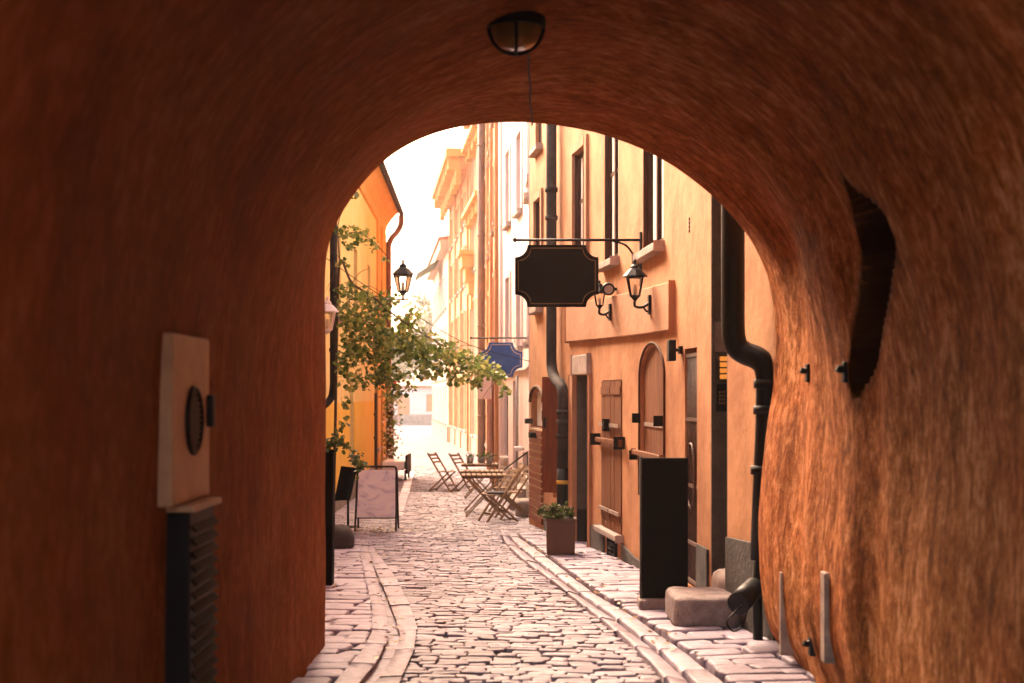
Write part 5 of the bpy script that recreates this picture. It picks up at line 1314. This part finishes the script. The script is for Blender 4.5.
def make_table():
    r = thing('folding_table', 'x', 'table', (0, 0, 0), 'slatted folding cafe tables'); g = MB()
    for k in range(9):
        y = -.40 + k * .09; g.box(-.33, .33, y, y + .068, .715, .737)
    g.build('tabletop', M['teak'], r, bevel=.003)
    g = MB(); 
    for x in (-.25, .25): g.box(x - .02, x + .02, -.39, .39, .68, .713)
    g.build('table_frame', M['teak_dark'], r)
    for s_ in (-1, 1):
        x = s_ * .27; MB().bar((x, -.32, .69), (x, .32, 0), .022, .045, (1, 0, 0)).build('leg', M['teak'], r); x = s_ * .245; MB().bar((x, .32, .69), (x, -.32, 0), .022, .045, (1, 0, 0)).build('leg', M['teak'], r)
    g = MB(); g.bar((-.25, .3, .03), (.25, .3, .03), .02, .03); g.bar((-.25, -.3, .03), (.25, -.3, .03), .02, .03); g.build('stretcher', M['teak_dark'], r)
    return r
tb = make_table(); place(tb, -.50, 25.1, PI / 2 + .04, 'slatted wooden folding table in front, beside the nearest chairs')
place(copy_tree(tb), -.56, 26.8, PI / 2 - .03, 'slatted wooden folding table second along the pink house')
place(copy_tree(tb), -.70, 30.6, PI / 2 + .05, 'slatted wooden folding table farthest along, holding small grey pots')
zt = gz(30.6) + .745
for k, (dx, dy, lab) in enumerate(((-.2, -.1, 'small grey pot with a plant on the left of the far table'), (.05, .1, 'small grey pot with a plant in the middle of the far table'), (.22, -.15, 'small grey pot with a plant on the right of the far table'))):
    c = Vector((-.70 + dx, 30.6 + dy, zt)); r = thing('flower_pot', lab, 'pot', c, 'flower pots on the far cafe table')
    MB().lathe([(0, 0), (.06, 0), (.085, .13), (.075, .13), (.07, .11), (0, .11)], 12, c).build('pot', M['zinc'], r)
    g = MB(); leaves(g, [c + Vector((rnd.gauss(0, .05), rnd.gauss(0, .05), .13 + abs(rnd.gauss(0, .05)))) for _ in range(50)], (.03, .06), rnd); g.build('foliage', M['leaf2'], r)

# ------------------------------------------------------------------ far end: low arcaded pavilion, trees, hill
EF = Facade([(-28, 121), (0, 119.5)], 1)
EF.n = [-n for n in EF.n] if EF.n[0].y > 0 else EF.n
pav = thing('pavilion', 'low pale pink arcaded building closing the far end of the lane', 'building', (-9, 120, -.8))
ops = []
for i in range(11): q = 1.2 + i * 2.45; ops.append(dict(q0=q, q1=q + 1.05, z0=-.1 if i % 2 else .3, z1=1.75, d=.3, arch=.45 if i % 2 else 0))
EF.wall(-1.3, 2.35, ops, thick=5).build('wall', M['pink'], pav)
for o in ops: EF.fbox(MB(), o['q0'] + .02, o['q1'] - .02, o['z0'], o['z1'], -.29, -.22).build('window', M['apricot'], pav)
EF.roof(2.35, over=.3, h=.7, thick=5).build('roof', M['roof'], pav)
EF.fbox(MB(), 0, EF.L, -1.3, .05, 0, .08).build('plinth', M['lintel'], pav)
def tree(x, y, h_, cr, seed, lab):
    rn = random.Random(seed); z = gz(y); r = thing('leafy_tree', lab, 'tree', (x, y, z), 'trees beyond the far pavilion')
    g = MB(); g.tube(smoothpath([(x, y, z), (x + .1, y, z + h_ * .25), (x - .1, y, z + h_ * .55)], 4), [.35 - .03 * k for k in range(9)], 10)
    cl = []
    for k in range(16):
        a = rn.uniform(0, 2 * PI); q = rn.uniform(.15, 1) * cr; c = Vector((x + q * math.cos(a), y + q * math.sin(a), z + h_ * rn.uniform(.45, .92))); cl.append(c)
        g.tube(smoothpath([(x, y, z + h_ * .35), Vector((x, y, z + h_ * .45)).lerp(c, .5), c], 3), [.14, .12, .10, .08, .06, .04, .03], 6, False)
    g.build('trunk', M['bark'], r); g = MB(); pp = []
    for c in cl:
        for _ in range(170): pp.append(c + Vector((rn.gauss(0, .24), rn.gauss(0, .24), rn.gauss(0, .18))) * cr * .8)
    leaves(g, pp, (.25, .5), rn); g.build('crown', M['leaf_far'], r)
tree(-9.4, 150, 13.5, 3.6, 1, 'pale leafy tree beyond the pavilion, just left of the far right-hand houses')
tree(-14.5, 156, 10, 3.2, 2, 'lower leafy tree beyond the pavilion behind the hanging lanterns')
tree(-19, 150, 11, 3.4, 3, 'leafy tree beyond the pavilion nearest the yellow house corner')
mb = MB(); vs = []; nx, ny = 60, 14
for j in range(ny):
    for i in range(nx):
        x = -500 + 1000 * i / (nx - 1); y = 300 + j * 30; k = j / (ny - 1)
        vs.append((x, y, -1.2 + math.sin(PI * min(1, k * 1.1) * .5) * (22 + 8 * noise.noise(Vector((x * .008, y * .01, 0))) + 5 * noise.noise(Vector((x * .03, y * .03, 0))))))
mb.add(vs, [(j * nx + i, j * nx + i + 1, (j + 1) * nx + i + 1, (j + 1) * nx + i) for j in range(ny - 1) for i in range(nx - 1)], True)
struct(mb.build('hill', plain('hill_vegetation', (.10, .10, .06), .9, var=.5, scale=.05)))

# unseen house added behind the camera to keep light off the left wall
BF = Facade([(2.9, -16), (2.5, -.9)], 1)
bh = thing('light_block_house', 'unseen dark brown house added behind the camera to shade the left passage wall', 'house', (3, -8, 0))
ops = regular(BF, bh, (1.0, 4.2, 7.2), 1.7, 4, .95)
BF.wall(-.5, 11, ops, thick=5).build('wall', stucco('brown_plaster', (.10, .05, .03), (.14, .075, .045)), bh)
for o in ops: window(BF, bh, o, sill='lintel')
BF.roof(11, thick=5).build('roof', M['roof'], bh)

# ------------------------------------------------------------------ warm hazy air
hz = MB().box(-60, 60, -30, 290, -2.5, 26).build('haze', bpy.data.materials.new('haze_air')); hz['kind'] = 'stuff'
hm_ = hz.data.materials[0]; hm_.use_nodes = True; hn = hm_.node_tree; hn.nodes.remove(hn.nodes['Principled BSDF'])
pv = hn.nodes.new('ShaderNodeVolumePrincipled'); pv.inputs['Color'].default_value = (1, .90, .82, 1); pv.inputs['Density'].default_value = .0011; pv.inputs['Anisotropy'].default_value = .2
hn.links.new(pv.outputs[0], hn.nodes['Material Output'].inputs['Volume'])

# ------------------------------------------------------------------ light, camera, render
SUN_EL, SUN_AZ = math.radians(38), math.radians(-27)     # azimuth from +Y, negative = to the left
w = bpy.data.worlds.new('World'); scene.world = w; w.use_nodes = True
nt = w.node_tree; bg = nt.nodes['Background']; sky = nt.nodes.new('ShaderNodeTexSky'); sky.sky_type = 'NISHITA'; sky.sun_disc = False
sky.sun_elevation = SUN_EL; sky.sun_rotation = SUN_AZ; sky.air_density = 1.0; sky.dust_density = 6.0; sky.ozone_density = .3
tint = nt.nodes.new('ShaderNodeMixRGB'); tint.blend_type = 'MULTIPLY'; tint.inputs['Fac'].default_value = 1; tint.inputs['Color2'].default_value = (1.0, .79, .64, 1)   # warm hazy summer air
nt.links.new(sky.outputs['Color'], tint.inputs['Color1']); nt.links.new(tint.outputs['Color'], bg.inputs['Color']); bg.inputs['Strength'].default_value = .15
sl = bpy.data.lights.new('sun', 'SUN'); sl.energy = .5; sl.angle = math.radians(25); sl.color = (1, .86, .70)
so = bpy.data.objects.new('sun', sl); col.objects.link(so)
d = Vector((math.sin(SUN_AZ) * math.cos(SUN_EL), math.cos(SUN_AZ) * math.cos(SUN_EL), math.sin(SUN_EL)))
so.rotation_euler = d.to_track_quat('Z', 'Y').to_euler()
cam = bpy.data.cameras.new('camera'); co = bpy.data.objects.new('camera', cam); col.objects.link(co)
co.location = (0, 0, HC); co.rotation_euler = (PI / 2, 0, 0); cam.sensor_width = 36; cam.lens = F * 36 / 1024; cam.shift_y = (HY - 341.5) / 1024
cam.clip_start = .05; cam.clip_end = 3000
cam.dof.use_dof = True; cam.dof.focus_distance = 15.5; cam.dof.aperture_fstop = 2.4
scene.camera = co
vs_ = scene.view_settings; vs_.view_transform = 'Standard'; vs_.look = 'None'; vs_.exposure = 3.3; vs_.gamma = 1; vs_.use_curve_mapping = False
scene.cycles.use_denoising = True
scene.cycles.max_bounces = 10; scene.cycles.diffuse_bounces = 6
